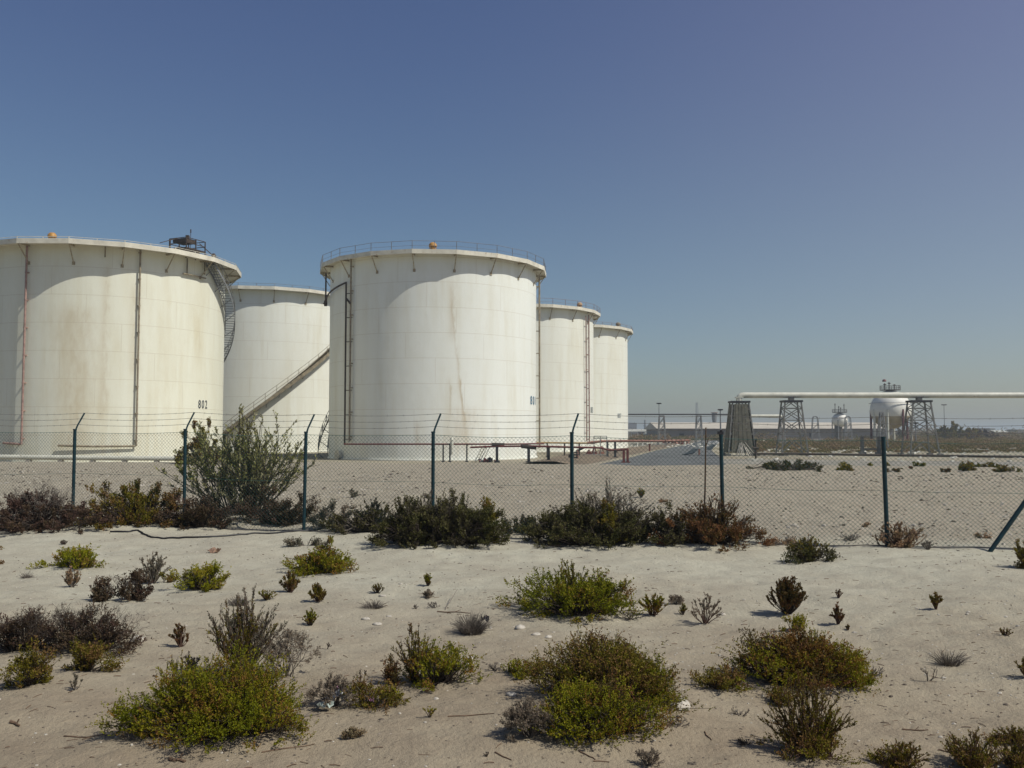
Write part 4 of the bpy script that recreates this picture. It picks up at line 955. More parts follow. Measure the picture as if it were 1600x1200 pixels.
def sticks(A, B, r0, r1, bend=None):
    """3-sided tapered twigs from A to B through a bent middle"""
    n = len(A); d = unit(B - A); u = unit(np.cross(d, np.array([.3, .9, .2]))); v = np.cross(d, u)
    M = (A + B) / 2 + (bend if bend is not None else 0)
    rings = []
    for Pp, r in ((A, r0), (M, (r0 + r1) / 2), (B, r1)):
        for k in range(3): rings.append(Pp + (u * math.cos(2.094 * k) + v * math.sin(2.094 * k)) * np.asarray(r).reshape(-1, 1))
    V = np.stack(rings, 1).reshape(-1, 3); b = np.arange(n)[:, None] * 9
    q = []
    for i in range(2):
        for k in range(3): q.append([i * 3 + k, i * 3 + (k + 1) % 3, i * 3 + 3 + (k + 1) % 3, i * 3 + 3 + k])
    F_ = (b[:, :, None] + np.array(q)[None]).reshape(-1, 4); return V, F_
def gsub(cx, cy, X, Y): return gz(cx + X, cy + Y) - float(gz(cx, cy))
def mound(rg, W_, D_, H_, px1, cx, cy, K=None, density=1.0, dry=.3, lfac=1.0, flat=1.0, up=.45):
    """cushion of several lobes; px1 = size of one render pixel there (m)"""
    K = K or max(3, int(4 + W_ * 7)); lob = []
    for i in range(K):
        a = rg.random() * 2 * PI; q = math.sqrt(rg.random()) * .80; x = math.cos(a) * q * W_ / 2; y = math.sin(a) * q * D_ / 2
        hh = H_ * (1 - .50 * q ** 1.8) * (.72 + .40 * rg.random()); r = min(W_, D_ * 1.3) * (.19 + .13 * rg.random()) * (1 if K > 4 else 1.25) * (W_ / min(W_, D_ * 1.3)) ** .5
        lob.append((x, y, r, hh))
    lob[0] = (0, 0, min(W_, D_) * .34, H_)
    lob = np.array(lob); area = lob[:, 2] ** 2 + lob[:, 2] * lob[:, 3]
    ll = max(.012, px1 * 2.0) * lfac; lw = ll * .55; Ls = ll * 4.0; nl = 11
    tot = np.pi * (W_ / 2) * (D_ / 2) + 2.4 * (W_ / 2) * H_
    n = int(np.clip(density * tot / (ll * lw * nl) * 3.0, 12, 4200))
    nt_ = max(5, n // 13); kt = rg.choice(K, nt_, p=area / area.sum()); lt_ = lob[kt]
    a = rg.random(nt_) * 2 * PI; el = np.arcsin(rg.random(nt_) ** .85 * .97 + .03); rr = (1.04 - .34 * rg.random(nt_) ** 1.5) * (.86 + .28 * rg.random(nt_))
    cx_ = lt_[:, 0] + np.cos(a) * np.cos(el) * lt_[:, 2] * rr; cy_ = lt_[:, 1] + np.sin(a) * np.cos(el) * lt_[:, 2] * rr; cz_ = lt_[:, 3] * np.sin(el) * rr * flat
    ft = np.repeat(np.arange(nt_), 13)[:n]; ft = np.concatenate([ft, rg.integers(0, nt_, n - len(ft))]) if len(ft) < n else ft
    k = kt[ft]; l = lob[k]; tr_ = (.030 + .05 * min(W_, 1.0)) * (.6 + .8 * rg.random(nt_))[ft]
    off_ = rg.normal(size=(n, 3)) * (tr_ * .55)[:, None]
    x = cx_[ft] + off_[:, 0]; y = cy_[ft] + off_[:, 1]; z = cz_[ft] + np.abs(off_[:, 2]) * .9
    z = np.maximum(z, .015 + .03 * rg.random(n))
    tdir = rg.normal(size=(nt_, 3)) * .35
    dirv = unit(np.stack([x - l[:, 0] * .5, y - l[:, 1] * .5, z * 1.1 + .02], 1)) + np.array([0, 0, up]) + tdir[ft] + off_ / (tr_[:, None]) * .35 + rg.normal(size=(n, 3)) * .15
    z = z + gsub(cx, cy, x, y); Pt = np.stack([x, y, z], 1); d = unit(dirv)
    lt = rg.normal(size=K) * .09; ltt = rg.normal(size=nt_) * .13; tone = .26 + lt[k] + ltt[ft] + .55 * (vnoise(x / W_ * 5 + cx * 3, y / W_ * 5 + z / W_ * 6, 7)) + dry * .45 + rg.normal(size=n) * .13 + (rg.random(n) < dry * .35) * .35
    low = np.clip(1 - (z - gsub(cx, cy, x, y)) / (H_ * .35), 0, 1) * .12
    V, F_, tn = leaves(rg, Pt, d, Ls, nl, ll, lw, np.clip(tone + low, 0, 1))
    # woody stems
    m = max(8, n // 5); idx = rg.choice(n, m); T_ = Pt[idx] - d[idx] * Ls * .3; b0 = np.stack([l[idx, 0] * .35, l[idx, 1] * .35, np.zeros(m)], 1) + rg.normal(size=(m, 3)) * .02 * W_; b0[:, 2] = gsub(cx, cy, b0[:, 0], b0[:, 1]) - .01
    r0 = max(.0016, px1 * .28); SV, SF = sticks(b0, T_, np.full(m, r0 * 1.6), np.full(m, r0 * .7), rg.normal(size=(m, 3)) * .04 * W_ + np.array([0, 0, .06 * H_]))
    return (V, F_, tn), (SV, SF)
def vase(rg, W_, D_, H_, px1, cx, cy, n=None, density=1.0, dry=.3, lfac=1.0, start=.25, curl=.6, wide=1.0, nseg=5, leafy=True):
    """stems that rise from one root and carry leaves along their length"""
    n = n or int(np.clip(8 + 46 * (W_ + H_), 8, 90)); SVs = []; SFs = []; off = 0; LV = []; LF = []; LT = []; lo = 0
    ll = min(max(.011, px1 * 2.0), max(.011, H_ * .12)) * lfac; lw = ll * .45; r0 = max(.002, px1 * .3)
    a = rg.random(n) * 2 * PI; q = rg.random(n) ** .7
    tx = np.cos(a) * q * W_ / 2; ty = np.sin(a) * q * D_ / 2; tz = H_ * (1 - .45 * q ** 2) * (.65 + .4 * rg.random(n))
    B = np.stack([tx * .12 * wide, ty * .12 * wide, np.zeros(n)], 1); B[:, 2] = gsub(cx, cy, B[:, 0], B[:, 1]) - .01; T_ = np.stack([tx, ty, tz], 1)
    side = rg.normal(size=(n, 3)) * .05 * W_
    def at(u): return B + (T_ - B) * np.stack([u ** (1 + .5 * curl), u ** (1 + .5 * curl), u ** (1 - .25 * curl)], 1) + side * np.sin(u * PI)[:, None]
    prev = at(np.zeros(n)); off = 0; pts = [prev]
    for s in range(1, nseg + 1):
        cur = at(np.full(n, s / nseg)); rA = r0 * (1.8 - 1.2 * (s - 1) / nseg); rB = r0 * (1.8 - 1.2 * s / nseg)
        V, F_ = sticks(prev, cur, np.full(n, rA), np.full(n, rB)); SVs.append(V); SFs.append(F_ + off); off += len(V); prev = cur; pts.append(cur)
    # side twigs with leaves
    m = int((n * 9) * density * min(1, .25 + (W_ + H_) / .9)); k = rg.integers(0, n, m); u = start + (1 - start) * rg.random(m); 
    def atk(k, u): return B[k] + (T_[k] - B[k]) * np.stack([u ** (1 + .5 * curl), u ** (1 + .5 * curl), u ** (1 - .25 * curl)], 1) + side[k] * np.sin(u * PI)[:, None]
    p = atk(k, u); p2 = atk(k, np.minimum(u + .08, 1.08)); sd = unit(p2 - p); tw = unit(sd * 1.3 + unit(rg.normal(size=(m, 3))) * .60 + np.array([0, 0, .55]))
    tl = H_ * (.07 + .09 * rg.random((m, 1))) * (1.1 - .5 * u[:, None]); tip = p + tw * tl
    V, F_ = sticks(p, tip, np.full(m, r0 * .7), np.full(m, r0 * .4)); SVs.append(V); SFs.append(F_ + off)
    out = None
    if leafy:
        tone = np.clip(.3 + .5 * vnoise(p[:, 0] / W_ * 4 + 5, p[:, 2] / H_ * 4, 3) + dry * .5 + rg.normal(size=m) * .15, 0, 1)
        Ls = float(np.mean(tl)); out = leaves(rg, tip, tw, Ls * 1.05, max(4, int(9 * min(1.3, density))), ll, lw, tone, .5)
    return out, (np.concatenate(SVs), np.concatenate(SFs))
def twig(rg, W_, D_, H_, px1, cx, cy, n=9, levels=4, leaf=0, lfac=1.0, dry=.8):
    r0 = max(.0022, px1 * .34); segs = []
    for i in range(n):
        a = rg.random() * 2 * PI; q = .25 + .75 * rg.random(); T_ = np.array([math.cos(a) * q * W_ / 2, math.sin(a) * q * D_ / 2, H_ * (1.05 - .5 * q) * (.7 + .3 * rg.random())]); b = np.array([0, 0, -.01]) + np.append(rg.normal(size=2) * .03 * W_, 0)
        st = [(b, unit((T_ - b)[None])[0], np.linalg.norm(T_ - b) * .42, 0)]
        while st:
            p, d, L, lv = st.pop(); e_ = p + d * L; segs.append((p, e_, lv))
            if lv < levels - 1:
                for _ in range(2 + (rg.random() < .45)):
                    st.append((e_, unit((d + rg.normal(size=3) * .5 + np.array([0, 0, .12]))[None])[0], L * (.52 + .22 * rg.random()), lv + 1))
    A = np.array([s[0] for s in segs]); B = np.array([s[1] for s in segs]); lv = np.array([s[2] for s in segs])
    A[:, 2] = np.maximum(A[:, 2], -.01); B[:, 2] = np.maximum(B[:, 2], .01)
    r = r0 * (1.7 * .66 ** lv); S_ = sticks(A, B, r, r * .75, rg.normal(size=A.shape) * .012 * W_); out = None
    if leaf:
        e_ = lv >= levels - 2; Pt = np.repeat(B[e_], leaf, 0); D2 = np.repeat(unit(B[e_] - A[e_]), leaf, 0); ll = max(.009, px1 * 1.6) * lfac
        out = leaves(rg, Pt, D2, ll * 4, 6, ll, ll * .5, np.clip(dry + rg.normal(size=len(Pt)) * .2, 0, 1))
    return out, S_
def grass(rg, W_, D_, H_, px1, cx, cy, n=260):
    a = rg.random(n) * 2 * PI; q = rg.random(n) ** .6; B = np.stack([np.cos(a) * q * W_ * .18, np.sin(a) * q * D_ * .18, np.full(n, -.01)], 1)
    T_ = np.stack([np.cos(a) * q * W_ * .5, np.sin(a) * q * D_ * .5, H_ * (1 - .5 * q) * (.5 + .5 * rg.random(n))], 1) + rg.normal(size=(n, 3)) * .02
    T_[:, 2] = np.maximum(T_[:, 2], .01); r = max(.0011, px1 * .22); return None, sticks(B, T_, np.full(n, r), np.full(n, r * .5), np.stack([np.zeros(n), np.zeros(n), np.full(n, H_ * .12)], 1))
def shrub(name, px, py, w, h, comps, label, cat='shrub', group=None, depth=.8):
    """px,py: where the front edge of the plant meets the sand in the picture; w,h its size there.
    comps: (kind, leaf material, twig material, dx, w, h, options) with dx,w,h as shares of the whole"""
    g = G(px, py); m = g.y / F; W_ = w * m * 1.07; D_ = W_ * depth; H_ = h * m; c = on(g.x * (1 + D_ * .42 / g.y), g.y + D_ * .42); m = c.y / F; H_ = max(H_ * 1.04 - D_ * .84 * CAM_H / c.y * .30, H_ * .6); 
    e = empty(name, c, label, cat, group); seed = int(abs(px) * 13 + py * 7 + w); px1 = m * 1.5625
    for i, (kind, lm, sm, dx, fw, fh, op) in enumerate(comps):
        rg = np.random.default_rng(seed + i * 101); ox = dx * W_; dy = op.pop('dy', 0) * D_ if 'dy' in op else 0
        fn = dict(mound=mound, vase=vase, twig=twig, grass=grass)[kind]
        lf, st = fn(rg, W_ * fw, D_ * min(1, fw * 1.15), H_ * fh, px1, c.x + ox, c.y + dy, **op)
        dz = float(gz(c.x + ox, c.y + dy)) - c.z
        if lf is not None: o = mk('foliage', lf[0], lf[1], LM[lm], e, lf[2]); o.location = (ox, dy, dz)
        o = mk('stems' if kind != 'grass' else 'blades', st[0], st[1], SM[sm], e); o.location = (ox, dy, dz)
    return e
G1, G2, G3 = 'shrubs along the foot of the fence', 'shrubs and tufts on the open sand', 'low clumps on the bank beyond the fence'
A = shrub
# along the fence
A('shrub', 58, 832, 215, 66, [('mound', 'brown', 'd', 0, 1, .9, {'dry': .5}), ('twig', 'brown', 'g', .05, .75, 1.35, {'n': 16, 'levels': 5})], 'dark brown shrub at the fence cut by the left frame edge', group=G1, depth=.55)
A('shrub', 225, 824, 178, 74, [('mound', 'olive', 'd', -.08, 1, .9, {'dry': .55}), ('mound', 'olive', 'd', -.05, .35, 1.12, {'dry': .1})], 'olive brown shrub between the first and second fence posts', group=G1, depth=.6)
A('shrub', 308, 829, 145, 54, [('mound', 'brown', 'd', 0, 1, .95, {'dry': .35})], 'low dark brown shrub at the left foot of the tall green shrub', group=G1, depth=.6)
A('shrub', 436, 824, 140, 60, [('mound', 'brown', 'd', 0, 1, .95, {'dry': .25})], 'brown shrub between the tall green shrub and the third fence post', group=G1, depth=.55)
A('shrub', 520, 829, 100, 44, [('mound', 'grey', 'g', 0, 1, .9, {'dry': .3, 'density': .7})], 'grey low shrub just right of the third fence post', group=G1, depth=.6)
A('shrub', 572, 834, 115, 48, [('mound', 'dark', 'g', 0, 1, .8, {'dry': .5}), ('vase', 'dark', 'g', .1, .6, 1.1, {'density': .7})], 'grey green shrub left of the big dark rounded one', group=G1, depth=.6)
A('shrub', 688, 859, 205, 80, [('mound', 'dark', 'd', 0, 1, .95, {'dry': .25, 'density': 1.6, 'up': .3}), ('mound', 'dark', 'd', -.2, .6, .85, {'dry': .3, 'dy': -.1}), ('mound', 'dark', 'd', .22, .55, .9, {'dry': .15}), ('mound', 'olive', 'd', .34, .26, 1.12, {'dry': .1, 'dy': .1}), ('vase', 'dark', 'g', -.1, .6, 1.05, {'dy': .3, 'density': .5})], 'big rounded dark green shrub in front of the fourth fence post', group=G1, depth=.6)
A('shrub', 808, 836, 90, 32, [('mound', 'dark', 'd', 0, 1, 1, {'dry': .5})], 'low dark shrub filling the gap between the two big dark ones', group=G1, depth=.6)
A('shrub', 925, 857, 205, 74, [('mound', 'dark', 'd', 0, 1, .85, {'dry': .35, 'density': 1.6, 'up': .3}), ('mound', 'dark', 'd', -.25, .5, .8, {'dry': .3}), ('mound', 'olive', 'd', .08, .4, .95, {'dry': .1, 'dy': -.1}), ('mound', 'dark', 'd', .3, .45, .7, {'dry': .4}), ('vase', 'grey', 'g', .12, .75, 1.3, {'dry': .6, 'density': .7, 'dy': .2})], 'wide dark shrub with grey dry tops before the fifth fence post', group=G1, depth=.6)
A('shrub', 1092, 857, 166, 70, [('mound', 'rust', 'd', .1, .85, .85, {'dry': .6, 'density': 1.1}), ('vase', 'rust', 'd', .12, .8, 1.15, {'dry': .5, 'density': .7}), ('mound', 'dark', 'd', -.26, .55, .9, {'dry': .5})], 'dark reddish brown shrub by the post with the broken arm', group=G1, depth=.6)
A('shrub', 1262, 880, 80, 40, [('mound', 'dark', 'g', 0, 1, .9, {'dry': .1}), ('vase', 'olive', 'g', 0, .9, 1.0, {'density': .7})], 'grey green rounded bush alone in front of the fence on the right', group=G1)
A('shrub', 1405, 858, 82, 40, [('vase', 'tan', 'r', 0, 1, 1, {'dry': .6, 'density': .8}), ('mound', 'tan', 'r', 0, .9, .4, {'dry': .5, 'density': .5})], 'sparse tan dry bush at the foot of the last fence post', group=G1)
A('shrub', 1330, 848, 44, 14, [('twig', 'grey', 'g', 0, 1, 1, {'n': 10})], 'grey dry twigs left of the last fence post', group=G1)
A('shrub', 1450, 860, 40, 18, [('twig', 'grey', 'g', 0, 1, 1, {'n': 10})], 'grey dry twigs right of the last fence post', group=G1)
A('shrub', 1602, 890, 44, 44, [('vase', 'olive', 'g', 0, 1, 1, {'dry': .4}), ('mound', 'olive', 'g', 0, .8, .6, {'dry': .4})], 'olive bush at the right frame edge by the slanting brace', group=G1)
# tall shrub with radiating stems
A('tall_shrub', 374, 815, 215, 160, [('vase', 'willow', 'd', .10, 1.0, 1.08, {'n': 78, 'density': .95, 'start': .3, 'lfac': 1.55, 'dry': .45, 'curl': .55, 'nseg': 7}), ('vase', 'willow', 'd', .05, .6, .85, {'n': 30, 'density': .9, 'lfac': 1.4, 'dry': .2, 'start': .25}), ('vase', 'willow', 'd', -.04, 1.15, .78, {'n': 56, 'density': 1.0, 'lfac': 1.4, 'dry': .5, 'start': .35}), ('vase', 'willow', 'd', -.16, .6, 1.0, {'n': 14, 'density': 1.0, 'lfac': 1.7, 'dry': .2, 'start': .65, 'curl': .9})], 'tall loose green shrub with stems spreading from one root, in front of the fence', group=None, depth=.75)
# middle distance
def sm(px, py, w, h, lm, label, kind='mound', tw='d', **op): return A('shrub' if w > 44 else 'tuft', px, py, w, h, [(kind, lm, tw, 0, 1, 1, op)], label, 'shrub' if w > 44 else 'tuft', G2)
sm(125, 891, 98, 36, 'lime', 'low yellow green shrub nearest the fence on the left', dry=.2)
sm(-4, 884, 26, 34, 'olive', 'olive tuft cut by the left frame edge below the fence shrubs', dry=.5)
sm(112, 920, 30, 30, 'tan', 'tan dry tuft just below the low yellow green shrub', 'vase', 'g', dry=.6)
A('shrub', 185, 943, 98, 55, [('mound', 'brown', 'd', -.25, .55, .8, {'dry': .4}), ('mound', 'brown', 'd', .18, .6, 1, {'dry': .3}), ('twig', 'brown', 'g', .1, .9, 1.05, {'n': 10, 'levels': 4})], 'dark brown twiggy shrub with two humps', group=G2)
A('shrub', 246, 914, 66, 46, [('vase', 'grey', 'g', -.1, .8, 1.1, {'dry': .5, 'density': .8}), ('mound', 'olive', 'g', .2, .5, .4, {'dry': .3})], 'grey twiggy shrub between the dark two-humped one and the bright mound', group=G2)
A('shrub', 320, 926, 90, 46, [('mound', 'lime', 'd', 0, 1, .95, {'dry': .05, 'density': 1.1}), ('twig', 'grey', 'g', -.15, .8, 1.05, {'n': 7, 'levels': 4})], 'bright green dome shaped shrub with a dry cap', group=G2)
A('shrub', 487, 902, 128, 52, [('mound', 'green', 'd', 0, 1, .55, {'dry': .1}), ('mound', 'green', 'd', .18, .5, 1.05, {'dry': .1})], 'fresh green shrub with a tall hump, below the third fence post', group=G2)
sm(482, 856, 62, 17, 'grey', 'low grey shrub just behind the fresh green one with the tall hump', 'mound', 'g', dry=.3, density=.7)
sm(453, 927, 32, 32, 'olive', 'small upright olive brown tuft below the fresh green shrub', 'vase', 'r', dry=.5)
sm(417, 940, 32, 17, 'green', 'small flat green tuft, left one of the three under the fresh green shrub', 'vase', 'd', dry=.3)
sm(498, 943, 36, 27, 'olive', 'small round green brown tuft, right one under the fresh green shrub', 'vase', 'r', dry=.35, density=1.3)
sm(485, 981, 26, 24, 'green', 'small green tuft standing above the big upright shrub', 'vase', 'd', dry=.1)
sm(590, 930, 24, 16, 'olive', 'tiny olive tuft beside a pale stone mid sand', 'vase', 'd', dry=.3)
sm(669, 918, 22, 19, 'green', 'tiny green tuft in the middle of the sand above the grey sprigs', 'vase', 'd', dry=.1)
sm(669, 937, 18, 16, 'grey', 'pale grey sprig just under the tiny green tuft', 'twig', 'g', n=7, leaf=1)
sm(678, 952, 26, 15, 'grey', 'thin grey sprig, lower one under the tiny green tuft', 'twig', 'g', n=6)
sm(650, 953, 12, 10, 'grey', 'smallest grey sprig left of the thin one', 'twig', 'g', n=5)
sm(583, 954, 42, 13, 'grey', 'flattened grey brown dry clump mid sand', 'grass', 'g', n=180)
A('shrub', 737, 998, 68, 36, [('grass', 'tan', 'g', 0, 1, 1.15, {'n': 420}), ('twig', 'tan', 'g', .1, 1.3, .5, {'n': 8, 'levels': 3})], 'dry brown fan of twigs left of the bright rounded shrub', group=G2)
A('shrub', 900, 971, 182, 72, [('mound', 'green', 'd', 0, 1, .92, {'dry': .05, 'density': 1.15}), ('vase', 'green', 'd', -.02, .45, 1.15, {'dry': .1, 'dy': .3}), ('mound', 'green', 'd', .25, .45, .95, {'dry': .2})], 'wide bright green rounded shrub in the centre of the sand', group=G2, depth=.75)
sm(1021, 966, 42, 38, 'green', 'spiky green tuft just right of the wide bright shrub', 'vase', 'r', dry=.5, n=26, density=1.2, curl=.1)
sm(1067, 962, 18, 17, 'green', 'tiny green tuft between the spiky tuft and the reddish sprays', 'vase', 'd', dry=.1)
sm(1056, 946, 32, 20, 'grey', 'little grey twig tuft behind the tiny green one', 'twig', 'g', n=9, leaf=1)
sm(1102, 980, 58, 48, 'grey', 'open reddish grey bush of bare sprays', 'vase', 'r', dry=.9, n=20, density=.8, start=.4)
sm(1232, 965, 62, 56, 'rust', 'dense dark brown green bush rounded like a broom', 'vase', 'd', dry=.2, n=110, density=1.2, curl=.0, start=.35)
sm(1246, 990, 42, 28, 'lime', 'small bright green tuft at the foot of the broom shaped bush', dry=.05)
sm(1309, 979, 22, 30, 'rust', 'small reddish upright tuft right of the broom shaped bush', 'vase', 'r', dry=.7)
sm(1310, 936, 14, 14, 'rust', 'tiny reddish tuft, farther one right of the broom shaped bush', 'vase', 'r', dry=.6)
sm(1325, 987, 10, 9, 'olive', 'tiniest sprout beside the small reddish upright tuft', 'vase', 'r', dry=.6)
sm(1463, 955, 20, 26, 'olive', 'small lone upright tuft far right on the bare sand', 'vase', 'r', dry=.5)
sm(1572, 996, 24, 14, 'olive', 'small flat tuft near the right frame edge', 'vase', 'r', dry=.4)
sm(100, 852, 14, 8, 'brown', 'tiny dark sprout on the sand below the left fence shrub', 'vase', 'd', dry=.5)
sm(42, 904, 22, 9, 'grey', 'tiny grey dry clump near the left frame edge', 'grass', 'g', n=90)
sm(372, 950, 38, 17, 'grey', 'grey brown dry grass clump between bright mound and fresh shrub', 'grass', 'g', n=240)
sm(282, 1013, 34, 34, 'rust', 'small reddish green bush left of the big upright shrub', 'vase', 'r', dry=.5)
sm(511, 1015, 10, 16, 'brown', 'single dark sprig right of the big upright shrub', 'twig', 'd', n=3)
# near
A('shrub', 95, 1032, 215, 78, [('mound', 'brown', 'd', -.25, .6, .9, {'dry': .35}), ('mound', 'brown', 'd', .2, .62, .9, {'dry': .3}), ('twig', 'brown', 'd', .15, .85, 1.2, {'n': 26, 'levels': 5}), ('twig', 'brown', 'd', -.25, .6, 1.15, {'n': 18, 'levels': 5})], 'large dark purplish brown twiggy shrub at the left frame edge', group=G2, depth=.6)
sm(47, 1078, 84, 66, 'olive', 'rounded yellow olive bush nearest the left frame edge', dry=.3, density=1.1)
sm(130, 1053, 86, 46, 'olive', 'rounded olive bush at the right foot of the dark purplish shrub', dry=.35)
sm(117, 1082, 20, 26, 'grey', 'pale little sprig between the two olive bushes', 'vase', 'g', dry=.4, n=10)
A('shrub', 392, 1066, 165, 118, [('vase', 'grey', 'r', -.06, .8, 1.1, {'dry': .1, 'n': 60, 'density': 1.4, 'curl': .3}), ('vase', 'olive', 'r', -.1, .7, 1.0, {'dry': .3, 'n': 50, 'density': 1.3, 'curl': .3}), ('twig', 'grey', 'g', .32, .6, .85, {'n': 14, 'levels': 5, 'leaf': 1})], 'big upright grey green shrub standing behind the largest green one', group=G2, depth=.6)
sm(297, 1052, 30, 28, 'grey', 'small grey brown tuft left behind the largest green shrub', 'vase', 'g', dry=.7)
A('shrub', 328, 1166, 288, 122, [('mound', 'green', 'd', 0, 1, .9, {'dry': .12, 'density': 1.25}), ('mound', 'green', 'd', -.28, .5, .6, {'dry': .05}), ('mound', 'green', 'd', .18, .65, 1.0, {'dry': .1, 'dy': -.1}), ('vase', 'lime', 'd', -.22, .3, 1.0, {'dry': .1, 'dy': .2})], 'largest green shrub in the left foreground', group=G2, depth=.62)
A('shrub', 550, 1113, 128, 56, [('mound', 'olive', 'g', .18, .7, .8, {'dry': .4}), ('twig', 'grey', 'g', -.2, .7, 1.1, {'n': 20, 'levels': 5, 'leaf': 1}), ('mound', 'lime', 'd', .38, .3, .6, {'dry': .05}), ('vase', 'grey', 'g', .05, .15, 1.45, {'n': 4, 'dry': .9, 'dy': .3})], 'brown green shrub with grey twigs and litter caught in it', group=G2, depth=.7)
A('shrub', 670, 1084, 145, 80, [('mound', 'green', 'd', .08, .9, .72, {'dry': .25}), ('vase', 'olive', 'd', -.15, .55, 1.2, {'dry': .5, 'n': 34, 'density': .9, 'dy': .1}), ('mound', 'rust', 'd', -.38, .3, .5, {'dry': .5})], 'green shrub with bare twigs sticking up in the middle foreground', group=G2, depth=.7)
A('shrub', 935, 1110, 285, 96, [('mound', 'olive', 'd', 0, 1, .9, {'dry': .45, 'density': 1.2}), ('mound', 'olive', 'd', -.02, .6, 1.12, {'dry': .55, 'dy': .2}), ('mound', 'green', 'd', .32, .4, .75, {'dry': .2}), ('vase', 'rust', 'r', .05, .6, 1.15, {'dry': .7, 'n': 40, 'density': .8, 'dy': .25})], 'broad brown green shrub, rear half of the pair in the centre foreground', group=G2, depth=.6)
A('shrub', 958, 1170, 205, 88, [('mound', 'green', 'd', 0, 1, .95, {'dry': .12, 'density': 1.3}), ('mound', 'lime', 'd', -.2, .55, .95, {'dry': .05}), ('mound', 'rust', 'd', 0, .6, .9, {'dry': .4, 'dy': .1})], 'fresh green shrub, front half of the pair in the centre foreground', group=G2, depth=.65)
A('shrub', 828, 1166, 90, 70, [('twig', 'grey', 'g', 0, 1, 1, {'n': 34, 'levels': 5, 'leaf': 1}), ('vase', 'grey', 'g', 0, .9, .8, {'dry': .8, 'n': 30, 'density': .6})], 'dry grey purple twigs at the left foot of the fresh green foreground shrub', group=G2)
sm(815, 1062, 52, 32, 'green', 'small green shrub left of the broad brown green one', dry=.2)
sm(1120, 1084, 88, 34, 'olive', 'low olive shrub stretching right of the broad brown green one', dry=.4)
A('shrub', 1255, 1085, 228, 92, [('mound', 'green', 'd', 0, 1, .88, {'dry': .3, 'density': 1.2}), ('mound', 'rust', 'd', -.05, .7, .95, {'dry': .3}), ('mound', 'lime', 'd', .3, .45, .65, {'dry': .1})], 'wide green shrub with brown patches in the right foreground', group=G2, depth=.7)
A('shrub', 1262, 1196, 135, 122, [('vase', 'olive', 'r', 0, 1, 1.05, {'dry': .4, 'n': 60, 'density': 2.0, 'curl': .2, 'start': .15}), ('mound', 'olive', 'r', .05, .95, .45, {'dry': .3, 'density': .7}), ('vase', 'green', 'r', .25, .5, .65, {'dry': .2, 'n': 24, 'density': 1.5})], 'open leafy shrub with gaps, below the wide one with brown patches', group=G2, depth=.8)
sm(1215, 1104, 52, 34, 'olive', 'small olive bush at the left foot of the wide shrub with brown patches', dry=.35)
A('shrub', 1412, 1215, 80, 46, [('vase', 'olive', 'r', 0, 1, 1, {'dry': .4, 'n': 50, 'density': 1.0, 'curl': .1}), ('mound', 'olive', 'r', 0, 1, .6, {'dry': .35, 'density': .9})], 'small reddish green bush at the bottom frame edge', group=G2)
A('shrub', 1525, 1215, 92, 68, [('vase', 'olive', 'r', 0, 1, 1, {'dry': .4, 'n': 50, 'density': 1.0, 'curl': .1}), ('mound', 'olive', 'r', 0, 1, .6, {'dry': .35, 'density': .9})], 'upright olive bush cut by the bottom frame edge on the right', group=G2)
A('shrub', 1588, 1210, 80, 52, [('vase', 'olive', 'r', 0, 1, 1, {'dry': .4, 'n': 50, 'density': 1.0, 'curl': .1}), ('mound', 'olive', 'r', 0, 1, .6, {'dry': .35, 'density': .9})], 'brown green bush in the bottom right corner', group=G2)
A('shrub', 1585, 1168, 57, 26, [('vase', 'olive', 'r', 0, 1, 1, {'dry': .4, 'n': 50, 'density': 1.0, 'curl': .1}), ('mound', 'olive', 'r', 0, 1, .6, {'dry': .35, 'density': .9})], 'little green bush at the right frame edge above the corner one', group=G2)
sm(1452, 1068, 46, 34, 'grey', 'bare grey twig branching like an antler on the right sand', 'twig', 'g', n=4, levels=4)
sm(1482, 1046, 64, 30, 'grey', 'dry grass tuft behind the antler shaped twig', 'grass', 'g', n=200)
sm(1604, 1066, 30, 34, 'olive', 'olive tuft cut by the right frame edge', 'vase', 'r', dry=.4)
sm(545, 1162, 50, 22, 'tan', 'flat sparse green tan sprout at the bottom left of centre', 'twig', 'g', n=9, leaf=2, dry=.3)
sm(672, 1124, 28, 18, 'lime', 'tiny yellow green sprout below the twiggy middle shrub', 'vase', 'd', dry=.3, n=9)
sm(1012, 1206, 44, 38, 'grey', 'grey twig tuft at the bottom frame edge in the centre', 'twig', 'g', n=14, leaf=1)
sm(1158, 1122, 40, 12, 'grey', 'flat grey twigs lying right of the low olive shrub', 'twig', 'g', n=8)
sm(1165, 1168, 44, 12, 'grey', 'flat dark twigs between the two front shrubs on the right', 'twig', 'd', n=8)
sm(760, 1188, 14, 12, 'brown', 'tiny dark sprig at the bottom near the centre', 'twig', 'd', n=3)
# fallen dry sprigs beside the big foreground shrubs
for (px, py, w, h, lab) in ((205, 1160, 60, 22, 'dry grey sprigs lying at the left end of the largest green shrub'), (455, 1142, 52, 24, 'dry grey sprigs at the right end of the largest green shrub'), (1058, 1140, 48, 22, 'dry grey sprigs beside the smooth pale stone'), (1365, 1062, 46, 24, 'dry grey sprigs at the right tip of the wide shrub with brown patches'), (985, 972, 36, 18, 'dry grey sprigs under the wide bright green rounded shrub'), (775, 1052, 36, 16, 'dry grey sprigs left of the small green shrub in the centre')):
    sm(px, py, w, h, 'grey', lab, 'twig', 'g', n=9, levels=4)
